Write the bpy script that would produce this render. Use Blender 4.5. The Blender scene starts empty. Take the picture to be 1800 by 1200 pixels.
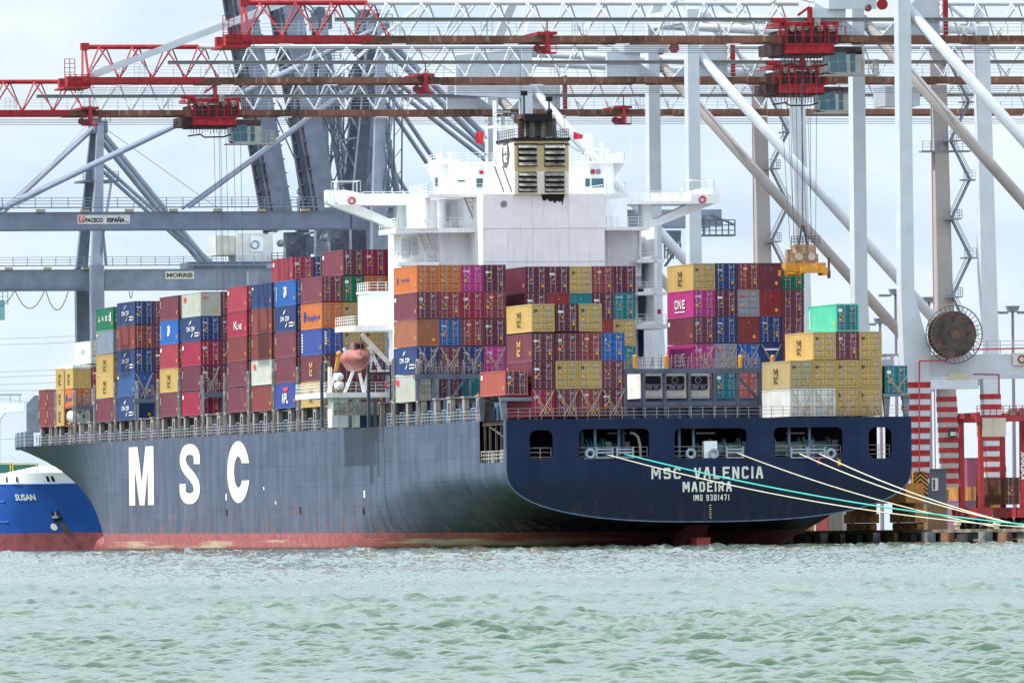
import bpy, bmesh, math, random
import numpy as np
from mathutils import Vector, Matrix
R=math.radians
rnd=random.Random(7)
SC=bpy.context.scene
COL=SC.collection
# ------------------------------------------------------------------ camera, sky, sun, exposure
F_PX=18030.0; UC=900.0; VH=941.0; ROLL=0.011; CAMZ=1.35
cam_d=bpy.data.cameras.new('camera'); cam=bpy.data.objects.new('camera',cam_d); COL.objects.link(cam)
cam_d.sensor_width=36.0; cam_d.sensor_fit='HORIZONTAL'
cam_d.lens=F_PX/1800*36.0
# the principal point (900,941) is the roll centre; the image centre (900,600) is reached by lens shift
dv=VH-600
cam_d.shift_x=-math.sin(ROLL)*0/1800
cam_d.shift_y=dv/1800
cam.matrix_world=Matrix.Translation((0,0,CAMZ))@Matrix.Rotation(R(90),4,'X')@Matrix.Rotation(-ROLL,4,'Z')
cam_d.clip_start=1; cam_d.clip_end=40000
SC.camera=cam
SUN_EL=54.0; SUN_DIR2=(-0.995,-0.10)     # from the left, almost square to the ship's port side
world=bpy.data.worlds.new('World'); SC.world=world; world.use_nodes=True
nt=world.node_tree; nt.nodes.clear()
out=nt.nodes.new('ShaderNodeOutputWorld'); bg=nt.nodes.new('ShaderNodeBackground')
sky=nt.nodes.new('ShaderNodeTexSky'); sky.sky_type='NISHITA'; sky.sun_disc=False
sky.sun_elevation=R(SUN_EL); sky.sun_rotation=math.atan2(SUN_DIR2[0],SUN_DIR2[1])
sky.air_density=1.0; sky.dust_density=1.5; sky.ozone_density=1.5
tc=nt.nodes.new('ShaderNodeTexCoord'); mp=nt.nodes.new('ShaderNodeMapping'); mp.inputs['Scale'].default_value=(22,22,60)
nz=nt.nodes.new('ShaderNodeTexNoise'); nz.inputs['Scale'].default_value=1.0; nz.inputs['Detail'].default_value=6; nz.inputs['Roughness'].default_value=.55
rp=nt.nodes.new('ShaderNodeValToRGB'); rp.color_ramp.elements[0].position=.36; rp.color_ramp.elements[1].position=.72
rp.color_ramp.elements[0].color=(0.86,.86,.86,1); rp.color_ramp.elements[1].color=(1,1,1,1)
mx=nt.nodes.new('ShaderNodeMix'); mx.data_type='RGBA'
CLOUD=mx.inputs[7]; CLOUD.default_value=(8.6,9.5,10.6,1)
sxz=nt.nodes.new('ShaderNodeSeparateXYZ'); nt.links.new(tc.outputs['Generated'],sxz.inputs[0])
er=nt.nodes.new('ShaderNodeMapRange'); er.inputs[1].default_value=.08; er.inputs[2].default_value=.55; er.interpolation_type='SMOOTHSTEP'; nt.links.new(sxz.outputs[2],er.inputs[0])
cc=nt.nodes.new('ShaderNodeMix'); cc.data_type='RGBA'; cc.inputs[6].default_value=(6.5,7.75,8.5,1)
n2=nt.nodes.new('ShaderNodeTexNoise'); n2.inputs['Scale'].default_value=1.0; n2.inputs['Detail'].default_value=7; n2.inputs['Roughness'].default_value=.62; mp2=nt.nodes.new('ShaderNodeMapping'); mp2.inputs['Scale'].default_value=(26,26,75); mp2.inputs['Location'].default_value=(3,1,2)
nt.links.new(tc.outputs['Generated'],mp2.inputs['Vector']); nt.links.new(mp2.outputs[0],n2.inputs['Vector'])
r2=nt.nodes.new('ShaderNodeValToRGB'); r2.color_ramp.elements[0].position=.36; r2.color_ramp.elements[1].position=.66; r2.color_ramp.elements[0].color=(.58,.725,.875,1); r2.color_ramp.elements[1].color=(.80,.865,.90,1); nt.links.new(n2.outputs['Fac'],r2.inputs[0])
sm_=nt.nodes.new('ShaderNodeMix'); sm_.data_type='RGBA'; sm_.blend_type='MULTIPLY'; sm_.inputs[0].default_value=1; sm_.inputs[7].default_value=(9.5,9.5,9.5,1); nt.links.new(r2.outputs[0],sm_.inputs[6]); nt.links.new(sm_.outputs[2],cc.inputs[6])
cc.inputs[7].default_value=(14.0,15.9,18.6,1); nt.links.new(er.outputs[0],cc.inputs[0])
nt.links.new(cc.outputs[2],mx.inputs[7])
nt.links.new(tc.outputs['Generated'],mp.inputs['Vector']); nt.links.new(mp.outputs[0],nz.inputs['Vector'])
nt.links.new(nz.outputs['Fac'],rp.inputs['Fac']); nt.links.new(rp.outputs['Color'],mx.inputs[0])
nt.links.new(sky.outputs[0],mx.inputs[6]); nt.links.new(mx.outputs[2],bg.inputs['Color'])
bg.inputs['Strength'].default_value=0.10
nt.links.new(bg.outputs[0],out.inputs['Surface'])
sl=bpy.data.lights.new('sun','SUN'); sl.energy=4.2; sl.angle=R(.6); sl.color=(1,.96,.9)
so=bpy.data.objects.new('sun',sl); COL.objects.link(so)
sd=Vector((SUN_DIR2[0]*math.cos(R(SUN_EL)),SUN_DIR2[1]*math.cos(R(SUN_EL)),math.sin(R(SUN_EL))))
so.rotation_euler=sd.to_track_quat('Z','Y').to_euler(); so.location=(-200,600,300)
SC.view_settings.view_transform='Standard'; SC.view_settings.look='None'; SC.view_settings.gamma=1
SC.view_settings.exposure=0.36
# ------------------------------------------------------------------ berth frame: (i to starboard/quay, L along the ship forward, z up)
TH=math.atan(4000/F_PX); CT,ST=math.cos(TH),math.sin(TH)
OX,OY=-0.58,1067.0
def WLD(i,L,z=0): return Vector((OX+i*CT-L*ST, OY+i*ST+L*CT, z))
def ray(u,v):
    a=(u-UC); b=(VH-v); x=a*math.cos(ROLL)+b*math.sin(ROLL); z=-a*math.sin(ROLL)+b*math.cos(ROLL)
    return x/F_PX, z/F_PX          # per metre of Y
def PL(u,v,L):
    rx,rz=ray(u,v)                  # solve OX+i*CT-L*ST = rx*(OY+i*ST+L*CT)
    i=(rx*(OY+L*CT)-OX+L*ST)/(CT-rx*ST)
    Y=OY+i*ST+L*CT
    return i, CAMZ+rz*Y
def PI_(u,v,i):
    rx,rz=ray(u,v)
    L=(OX+i*CT-rx*(OY+i*ST))/(ST+rx*CT)
    return L, CAMZ+rz*(OY+i*ST+L*CT)
def PY(u,v,Y):
    rx,rz=ray(u,v); return Vector((rx*Y,Y,CAMZ+rz*Y))
def srgb(r,g,b):
    f=lambda c:(c/255/12.92 if c/255<=.04045 else ((c/255+.055)/1.055)**2.4)
    return (f(r),f(g),f(b),1)
# ------------------------------------------------------------------ materials
MATS={}
def mat(name,rgb,rough=.55,metal=0,var=.10,scale=.6,streak=0,streakcol=(120,70,40),objrand=0,spec=.4,s0=.54):
    if name in MATS: return MATS[name]
    m=bpy.data.materials.new(name); m.use_nodes=True; n=m.node_tree; b=n.nodes['Principled BSDF']
    b.inputs['Roughness'].default_value=rough; b.inputs['Metallic'].default_value=metal
    b.inputs['Specular IOR Level'].default_value=spec
    c=srgb(*rgb); t=n.nodes.new('ShaderNodeTexCoord')
    z=n.nodes.new('ShaderNodeTexNoise'); z.inputs['Scale'].default_value=scale; z.inputs['Detail'].default_value=5
    n.links.new(t.outputs['Object'],z.inputs['Vector'])
    r=n.nodes.new('ShaderNodeValToRGB'); r.color_ramp.elements[0].position=.3; r.color_ramp.elements[1].position=.7
    r.color_ramp.elements[0].color=tuple(x*(1-var*1.6) for x in c[:3])+(1,)
    r.color_ramp.elements[1].color=tuple(min(1,x*(1+var)+var*.02) for x in c[:3])+(1,)
    n.links.new(z.outputs['Fac'],r.inputs['Fac']); last=r.outputs['Color']
    if objrand:
        oi=n.nodes.new('ShaderNodeObjectInfo'); hs=n.nodes.new('ShaderNodeHueSaturation')
        ma=n.nodes.new('ShaderNodeMapRange'); ma.inputs[3].default_value=1-objrand; ma.inputs[4].default_value=1+objrand
        n.links.new(oi.outputs['Random'],ma.inputs[0]); n.links.new(ma.outputs[0],hs.inputs['Value']); n.links.new(last,hs.inputs['Color']); last=hs.outputs['Color']
    if streak:
        mpn=n.nodes.new('ShaderNodeMapping'); mpn.inputs['Scale'].default_value=(2.2,2.2,.14)
        z2=n.nodes.new('ShaderNodeTexNoise'); z2.inputs['Scale'].default_value=1.3; z2.inputs['Detail'].default_value=6; z2.inputs['Roughness'].default_value=.65
        n.links.new(t.outputs['Object'],mpn.inputs[0]); n.links.new(mpn.outputs[0],z2.inputs['Vector'])
        r2=n.nodes.new('ShaderNodeValToRGB'); r2.color_ramp.elements[0].position=s0; r2.color_ramp.elements[1].position=s0+.2
        r2.color_ramp.elements[0].color=(0,0,0,1); r2.color_ramp.elements[1].color=(streak,)*3+(1,)
        n.links.new(z2.outputs['Fac'],r2.inputs['Fac'])
        mm=n.nodes.new('ShaderNodeMix'); mm.data_type='RGBA'; mm.inputs[7].default_value=srgb(*streakcol)
        n.links.new(r2.outputs['Color'],mm.inputs[0]); n.links.new(last,mm.inputs[6]); last=mm.outputs[2]
    n.links.new(last,b.inputs['Base Color'])
    MATS[name]=m; return m
WHITE=mat('white_paint',(234,236,237),.5,streak=.42,streakcol=(176,136,98),var=.04,s0=.55)
WHITE2=mat('crane_white',(190,196,201),.5,streak=.18,streakcol=(150,120,95),var=.05)
GREYLEG=mat('crane_grey_steel',(126,134,150),.5,var=.12,streak=.25,streakcol=(80,75,75))
GREYDK=mat('crane_dark_steel',(96,104,120),.55,var=.15,streak=.3,streakcol=(70,55,50))
LEGBR=mat('crane_weathered',(164,158,154),.6,var=.06,streak=.2,streakcol=(120,105,95))
REDP=mat('crane_red',(160,44,48),.6,var=.2,scale=1.2,streak=.5,streakcol=(110,52,46),spec=.25)
RUSTY=mat('rusty_rail',(122,82,68),.8,var=.45,scale=.16,streak=.7,streakcol=(196,166,132))
CREAM=mat('cream_paint',(206,190,150),.6,var=.08,streak=.3,streakcol=(110,90,60))
BLACK=mat('soot_black',(24,25,30),.8)
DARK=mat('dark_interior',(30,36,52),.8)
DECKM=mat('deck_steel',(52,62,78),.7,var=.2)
STEEL=mat('stanchion_steel',(150,140,134),.65,var=.2,scale=2,streak=.5,streakcol=(110,75,55))
BLUEGREY=mat('coaming_paint',(84,104,128),.6,var=.2)
GLASS=mat('window_glass',(48,92,104),.12,var=.15,spec=.8)
GLASSD=mat('dark_glass',(30,40,50),.12,spec=.8)
ROPEW=mat('pale_rope',(212,206,180),.85)
ROPEG=mat('green_rope',(70,190,175),.8)
ROPET=mat('teal_rope_coil',(40,130,135),.85,var=.3,scale=8)
WIRE=mat('steel_wire',(90,95,105),.5,metal=.3)
PALEROD=mat('lock_rod_steel',(158,150,152),.5)
MARK=mat('marking_white',(225,225,222),.6)
MARKY=mat('marking_yellow',(225,160,40),.6)
YEL=mat('yellow_paint',(204,142,44),.5,var=.15,streak=.3,streakcol=(110,80,40))
ORANGE=mat('orange_paint',(222,120,40),.5)
RUBBER=mat('rubber',(28,28,30),.85)
CONC=mat('quay_concrete',(140,132,118),.85,var=.25,streak=.6,streakcol=(60,55,50))
TIMBER=mat('fender_timber',(120,84,60),.85,var=.35)
LIFEB=mat('lifeboat_orange',(156,92,84),.6,var=.2,scale=1.5,streak=.6,streakcol=(110,70,64))
FLAGR=mat('flag_red',(190,40,60),.8)
# ------------------------------------------------------------------ mesh building
class MB:
    def __init__(s,base=(0,0,0)): s.v=[]; s.f=[]; s.m=[]; s.b=Vector(base); s.cm=0; s.cuts=[]
    def cut(s): s.cuts.append((len(s.v),len(s.f))); return s      # what follows becomes an object of its own
    def add(s,vs,fs):
        o=len(s.v); s.v+= [tuple(Vector(p)-s.b) for p in vs]; s.f+=[tuple(o+k for k in f) for f in fs]; s.m+=[s.cm]*len(fs); return s
    def box(s,a,b):
        x0,x1=sorted((a[0],b[0])); y0,y1=sorted((a[1],b[1])); z0,z1=sorted((a[2],b[2]))
        return s.add([(x0,y0,z0),(x1,y0,z0),(x1,y1,z0),(x0,y1,z0),(x0,y0,z1),(x1,y0,z1),(x1,y1,z1),(x0,y1,z1)],
          [(0,3,2,1),(4,5,6,7),(0,1,5,4),(1,2,6,5),(2,3,7,6),(3,0,4,7)])
    def frustum(s,p0,p1,w0,d0,w1,d1):   # box section (i-width, L-depth) changing from p0 to p1
        vs=[]
        for p,w,d in((p0,w0,d0),(p1,w1,d1)):
            for a,b in((-1,-1),(1,-1),(1,1),(-1,1)): vs.append((p[0]+a*w/2,p[1]+b*d/2,p[2]))
        return s.add(vs,[(0,3,2,1),(4,5,6,7),(0,1,5,4),(1,2,6,5),(2,3,7,6),(3,0,4,7)])
    def beam(s,p,q,w,h=None,up=(0,0,1)):
        h=h or w; p=Vector(p); q=Vector(q); d=(q-p)
        if d.length<1e-6: return s
        d.normalize(); u=Vector(up)
        if abs(d.dot(u))>.98: u=Vector((0,1,0))
        a=d.cross(u).normalized()*w/2; b=a.normalized().cross(d).normalized()*h/2
        vs=[c+k for c in(p,q) for k in(-a-b,a-b,a+b,-a+b)]
        return s.add(vs,[(0,3,2,1),(4,5,6,7),(0,1,5,4),(1,2,6,5),(2,3,7,6),(3,0,4,7)])
    def tube(s,p,q,r,n=8,r2=None,cap=True):
        r2=r if r2 is None else r2; p=Vector(p); q=Vector(q); d=(q-p).normalized(); u=Vector((0,0,1)) if abs(d.z)<.9 else Vector((0,1,0))
        a=d.cross(u).normalized(); b=a.cross(d).normalized(); vs=[]
        for c,rr in((p,r),(q,r2)):
            for k in range(n): t=2*math.pi*k/n; vs.append(c+a*rr*math.cos(t)+b*rr*math.sin(t))
        fs=[(k,(k+1)%n,n+(k+1)%n,n+k) for k in range(n)]
        if cap: fs+=[tuple(range(n-1,-1,-1)),tuple(range(n,2*n))]
        return s.add(vs,fs)
    def path(s,pts,r,n=6):
        for a,b in zip(pts,pts[1:]): s.tube(a,b,r,n)
        return s
    def ring(s,c,axis,R0,r,n=20,m=6):
        ax=Vector(axis).normalized(); u=Vector((0,0,1)) if abs(ax.z)<.9 else Vector((1,0,0)); a=ax.cross(u).normalized(); b=ax.cross(a); vs=[];fs=[]
        for k in range(n):
            t=2*math.pi*k/n; rd=a*math.cos(t)+b*math.sin(t)
            for j in range(m): w=2*math.pi*j/m; vs.append(Vector(c)+rd*(R0+r*math.cos(w))+ax*r*math.sin(w))
        for k in range(n):
            for j in range(m): fs.append((k*m+j,((k+1)%n)*m+j,((k+1)%n)*m+(j+1)%m,k*m+(j+1)%m))
        return s.add(vs,fs)
    def ball(s,c,rx,ry=None,rz=None,n=12,m=8):
        ry=ry or rx; rz=rz or rx; vs=[(c[0],c[1],c[2]-rz)];fs=[]
        for j in range(1,m):
            t=math.pi*j/m
            for k in range(n): w=2*math.pi*k/n; vs.append((c[0]+rx*math.sin(t)*math.cos(w),c[1]+ry*math.sin(t)*math.sin(w),c[2]-rz*math.cos(t)))
        vs.append((c[0],c[1],c[2]+rz)); e=len(vs)-1
        for k in range(n):
            fs.append((0,1+(k+1)%n,1+k)); fs.append((e,1+(m-2)*n+k,1+(m-2)*n+(k+1)%n))
            for j in range(m-2): a=1+j*n; fs.append((a+k,a+(k+1)%n,a+n+(k+1)%n,a+n+k))
        return s.add(vs,fs)
    def rail(s,pts,h=1.1,step=1.8,r=.035,rows=(.36,.68,1)):
        for a,b in zip(pts,pts[1:]):
            a=Vector(a);b=Vector(b); n=max(1,round((b-a).length/step))
            for k in range(n+1):
                p=a.lerp(b,k/n); s.beam(p,p+Vector((0,0,h)),r*2)
            for w in rows: o=Vector((0,0,h*w)); s.beam(a+o,b+o,r*1.6)
        return s
    def stair(s,a,b,w=.8,side=(0,1,0),step=.5):
        a=Vector(a);b=Vector(b); sd=Vector(side)*w/2
        for k in(-1,1):
            s.beam(a+sd*k,b+sd*k,.08,.2); s.beam(a+sd*k+Vector((0,0,1)),b+sd*k+Vector((0,0,1)),.06)
        n=max(2,int(abs(b.z-a.z)/step))
        for k in range(1,n): p=a.lerp(b,k/n); s.beam(p-sd,p+sd,.22,.06)
        return s
    def poly(s,pts2,fn,thick):   # prism of a 2D outline; fn(x,y,t)->3D
        n=len(pts2); vs=[fn(x,y,0) for x,y in pts2]+[fn(x,y,thick) for x,y in pts2]
        return s.add(vs,[tuple(range(n)),tuple(range(2*n-1,n-1,-1))]+[(k,n+k,n+(k+1)%n,(k+1)%n) for k in range(n)])
    def mesh(s,name,mats,smooth=False):
        me=bpy.data.meshes.new(name); me.from_pydata(s.v,[],s.f)
        if not isinstance(mats,(list,tuple)): mats=[mats]
        for m in mats: me.materials.append(m)
        if len(mats)>1: me.polygons.foreach_set('material_index',s.m)
        bm=bmesh.new(); bm.from_mesh(me); bmesh.ops.recalc_face_normals(bm,faces=bm.faces); bm.to_mesh(me); bm.free()
        if smooth:
            for p in me.polygons: p.use_smooth=True
        me.update(); return me
    def build(s,name,mats,parent=None,loc=(0,0,0),smooth=False):
        if s.cuts:
            ks=[(0,0)]+[c for c in s.cuts if c!=(0,0)]+[(len(s.v),len(s.f))]; o=None
            for (v0,f0),(v1,f1) in zip(ks,ks[1:]):
                if v1==v0: continue
                t=MB(); t.v=s.v[v0:v1]; t.f=[tuple(k-v0 for k in f) for f in s.f[f0:f1]]; t.m=s.m[f0:f1]; q=t.build(name,mats,parent,loc,smooth); o=o or q
            return o
        o=bpy.data.objects.new(name,s.mesh(name,mats,smooth)); COL.objects.link(o); o.location=loc
        if parent: o.parent=parent
        return o
def tag(o,label=None,cat=None,group=None,kind=None):
    if label: o['label']=label
    if cat: o['category']=cat
    if group: o['group']=group
    if kind: o['kind']=kind
    return o
def thing(name,label,cat,base=(0,0,0),group=None):       # Empty at (i,L,z) of the berth frame
    o=bpy.data.objects.new(name,None); COL.objects.link(o); o.empty_display_size=.5
    o.location=WLD(*base); o.rotation_euler=(0,0,TH); return tag(o,label,cat,group)
def solo(mb,name,mats,label,cat,group=None,base=(0,0,0),smooth=False,kind=None):
    o=mb.build(name,mats,smooth=smooth); o.location=WLD(*base); o.rotation_euler=(0,0,TH); return tag(o,label,cat,group,kind)
def plate_mesh(name,outer,holes,fn,thick,mats):          # flat plate with holes; fn(x,y,t)->3D
    cu=bpy.data.curves.new('c','CURVE'); cu.dimensions='2D'; cu.fill_mode='BOTH'
    for ring in [outer]+holes:
        sp=cu.splines.new('POLY'); sp.points.add(len(ring)-1); sp.use_cyclic_u=True
        for k,(x,y) in enumerate(ring): sp.points[k].co=(x,y,0,1)
    cu.extrude=thick/2
    ob=bpy.data.objects.new('c',cu); me=bpy.data.meshes.new_from_object(ob); me.name=name
    for v in me.vertices: v.co=Vector(fn(v.co.x,v.co.y,v.co.z))
    me.materials.clear(); me.materials.append(mats)
    bm=bmesh.new(); bm.from_mesh(me); bmesh.ops.remove_doubles(bm,verts=bm.verts,dist=1e-4); bmesh.ops.recalc_face_normals(bm,faces=bm.faces); bm.to_mesh(me); bm.free()
    bpy.data.objects.remove(ob); bpy.data.curves.remove(cu); return me
def add_mesh(name,me,parent,loc=(0,0,0)):
    o=bpy.data.objects.new(name,me); COL.objects.link(o); o.parent=parent; o.location=loc; return o
def rrect(x0,y0,x1,y1,r,n=5):
    p=[]
    for cx,cy,a in((x1-r,y1-r,0),(x0+r,y1-r,90),(x0+r,y0+r,180),(x1-r,y0+r,270)):
        for k in range(n+1): t=R(a+90*k/n); p.append((cx+r*math.cos(t),cy+r*math.sin(t)))
    return p
TXT={}
def text_mesh(body,h,w=None,bold=.03,space=1.0):         # letters in the xy plane, lower-left at 0,0; h tall, squeezed to w wide
    key=(body,h,w,bold)
    if key in TXT: return TXT[key]
    cu=bpy.data.curves.new('t','FONT'); cu.body=body; cu.size=1; cu.offset=bold; cu.resolution_u=3; cu.space_character=space
    ob=bpy.data.objects.new('t',cu); me=bpy.data.meshes.new_from_object(ob)
    co=np.array([v.co[:] for v in me.vertices]); mn=co.min(0); mxx=co.max(0)
    sy=h/(mxx[1]-mn[1]); sx=(w/(mxx[0]-mn[0])) if w else sy
    V=[((c[0]-mn[0])*sx,(c[1]-mn[1])*sy) for c in co]; Fc=[tuple(p.vertices) for p in me.polygons]
    bpy.data.objects.remove(ob); bpy.data.curves.remove(cu); bpy.data.meshes.remove(me)
    TXT[key]=(V,Fc); return TXT[key]
def put_text(mb,body,h,w,fn,bold=.03):
    V,Fc=text_mesh(body,h,w,bold); mb.add([fn(x,y) for x,y in V],Fc); return mb

# painted block capitals: strokes on a unit cell
GL={'A':[[(0,0),(.0,.12),(.38,1),(.62,1),(1,.12),(1,0)],[(.16,.36),(.84,.36)]],'C':[[(1,.84),(.85,1),(.15,1),(0,.85),(0,.15),(.15,0),(.85,0),(1,.16)]],
'D':[[(0,0),(0,1),(.75,1),(1,.8),(1,.2),(.75,0),(0,0)]],'E':[[(1,1),(0,1),(0,0),(1,0)],[(0,.52),(.8,.52)]],'G':[[(1,.78),(.85,1),(.15,1),(0,.85),(0,.15),(.15,0),(.85,0),(1,.15),(1,.48),(.55,.48)]],
'I':[[(.5,0),(.5,1)]],'K':[[(0,0),(0,1)],[(1,1),(.08,.45)],[(.3,.6),(1,0)]],'L':[[(0,1),(0,0),(.95,0)]],'M':[[(0,0),(0,1),(.12,1),(.5,.3),(.88,1),(1,1),(1,0)]],'N':[[(0,0),(0,1),(.1,1),(.9,0),(1,0),(1,1)]],
'O':[[(.15,1),(.85,1),(1,.85),(1,.15),(.85,0),(.15,0),(0,.15),(0,.85),(.15,1)]],'P':[[(0,0),(0,1),(.85,1),(1,.86),(1,.6),(.85,.46),(0,.46)]],'R':[[(0,0),(0,1),(.85,1),(1,.86),(1,.62),(.85,.48),(0,.48)],[(.5,.48),(1,0)]],
'S':[[(1,.86),(.85,1),(.15,1),(0,.88),(0,.64),(.15,.53),(.85,.47),(1,.36),(1,.12),(.85,0),(.15,0),(0,.14)]],'T':[[(0,1),(1,1)],[(.5,1),(.5,0)]],'U':[[(0,1),(0,.15),(.15,0),(.85,0),(1,.15),(1,1)]],'V':[[(0,1),(.42,0),(.58,0),(1,1)]],
'0':[[(.2,1),(.8,1),(1,.8),(1,.2),(.8,0),(.2,0),(0,.2),(0,.8),(.2,1)]],'1':[[(.25,.8),(.55,1),(.55,0)]],'3':[[(0,.9),(.15,1),(.85,1),(1,.85),(1,.62),(.85,.5),(.35,.5)],[(.85,.5),(1,.38),(1,.15),(.85,0),(.15,0),(0,.1)]],'4':[[(.75,0),(.75,1),(0,.3),(1,.3)]],'7':[[(0,1),(1,1),(.4,0)]],'9':[[(0,.1),(.2,0),(.85,0),(1,.2),(1,.85),(.85,1),(.15,1),(0,.85),(0,.6),(.15,.46),(1,.46)]],' ':[]}
WD={'I':.3,'1':.6,'M':1.25,' ':.55}
def block_text(m,s,h,w,fn,sw=.19,nrm=(0,-.003,0)):
    adv=[WD.get(c,1)for c in s]; gap=.36; tot=sum(adv)+gap*(len(s)-1); k=w/tot; x=0; t=sw*h; n=0; N_=Vector(nrm)
    for c,a in zip(s,adv):
        cw=a*k; W_=cw-min(t,cw*(.45 if c!='I' else 1)); tx=min(t,cw*(.45 if c!='I' else 1))
        for pl in GL[c]:
            P=[(x+tx/2+px*W_,t/2+py*(h-t)) for px,py in pl]
            for p,q in zip(P,P[1:]):
                dx,dy=q[0]-p[0],q[1]-p[1]; l=math.hypot(dx,dy) or 1; ux,uy=dx/l,dy/l
                a_=abs(ux); hw=(tx*(1-a_)+t*a_)/2 if a_<.2 or a_>.8 else (tx+t)/4
                e=hw*.42 if .12<a_<.99 else hw*.98
                pts=[(p[0]-ux*e-uy*hw,p[1]-uy*e+ux*hw),(q[0]+ux*e-uy*hw,q[1]+uy*e+ux*hw),(q[0]+ux*e+uy*hw,q[1]+uy*e-ux*hw),(p[0]-ux*e+uy*hw,p[1]-uy*e-ux*hw)]
                m.add([Vector(fn(*r))+N_*n for r in pts],[(0,1,2,3)]); n+=1
        x+=cw+gap*k
    return m
# ================================================================== CONTAINER SHIP
BM=43.6; ZD=13.4
def tri(L,tab):
    for a,b in zip(tab,tab[1:]):
        if L<=b[0]:
            t=max(0,(L-a[0])/(b[0]-a[0])); return [x+(y-x)*t for x,y in zip(a[1:],b[1:])]
    return list(tab[-1][1:])
STAB=[(0,8.2,2.6,2.5),(6,8.0,2.1,2.2),(14,7.8,.3,1.8),(22,7.6,-5,1.35),(35,7.2,-11,1.2),(55,6.2,-13,1.4),(75,4.5,-13.5,1.9),(95,0,-13.5,2.4),(120,-6,-13.5,3)]
def halfb(L,z):
    Bd=21.8 if L<290 else 21.8*math.sqrt(max(0,1-((L-290)/55)**2))
    if L<120:
        zs,zb,n=tri(L,STAB)
        if z>=zs: return Bd
        t=min(1,(zs-z)/(zs-zb)); return Bd*(max(0,1-t**n))**(1/n)
    Bw=21.8 if L<225 else 21.8*max(0,1-((L-225)/97)**1.5) if L<322 else 0
    x=max(0,z)/ZD; g=.7*x+.3*x**5
    return Bw+(Bd-Bw)*g
def zlev(L):
    zl=max(-1.6,tri(L,STAB)[1]) if L<120 else -1.6
    top=[13.4,12.6,11.4,10.2,9.0]
    return top+[zl+(9.0-zl)*(1-k/20)**1.5 for k in range(1,21)]
ship=thing('container_ship','dark navy hulled container ship moored stern towards the viewer, white bridge and cream funnel','container ship')
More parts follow.
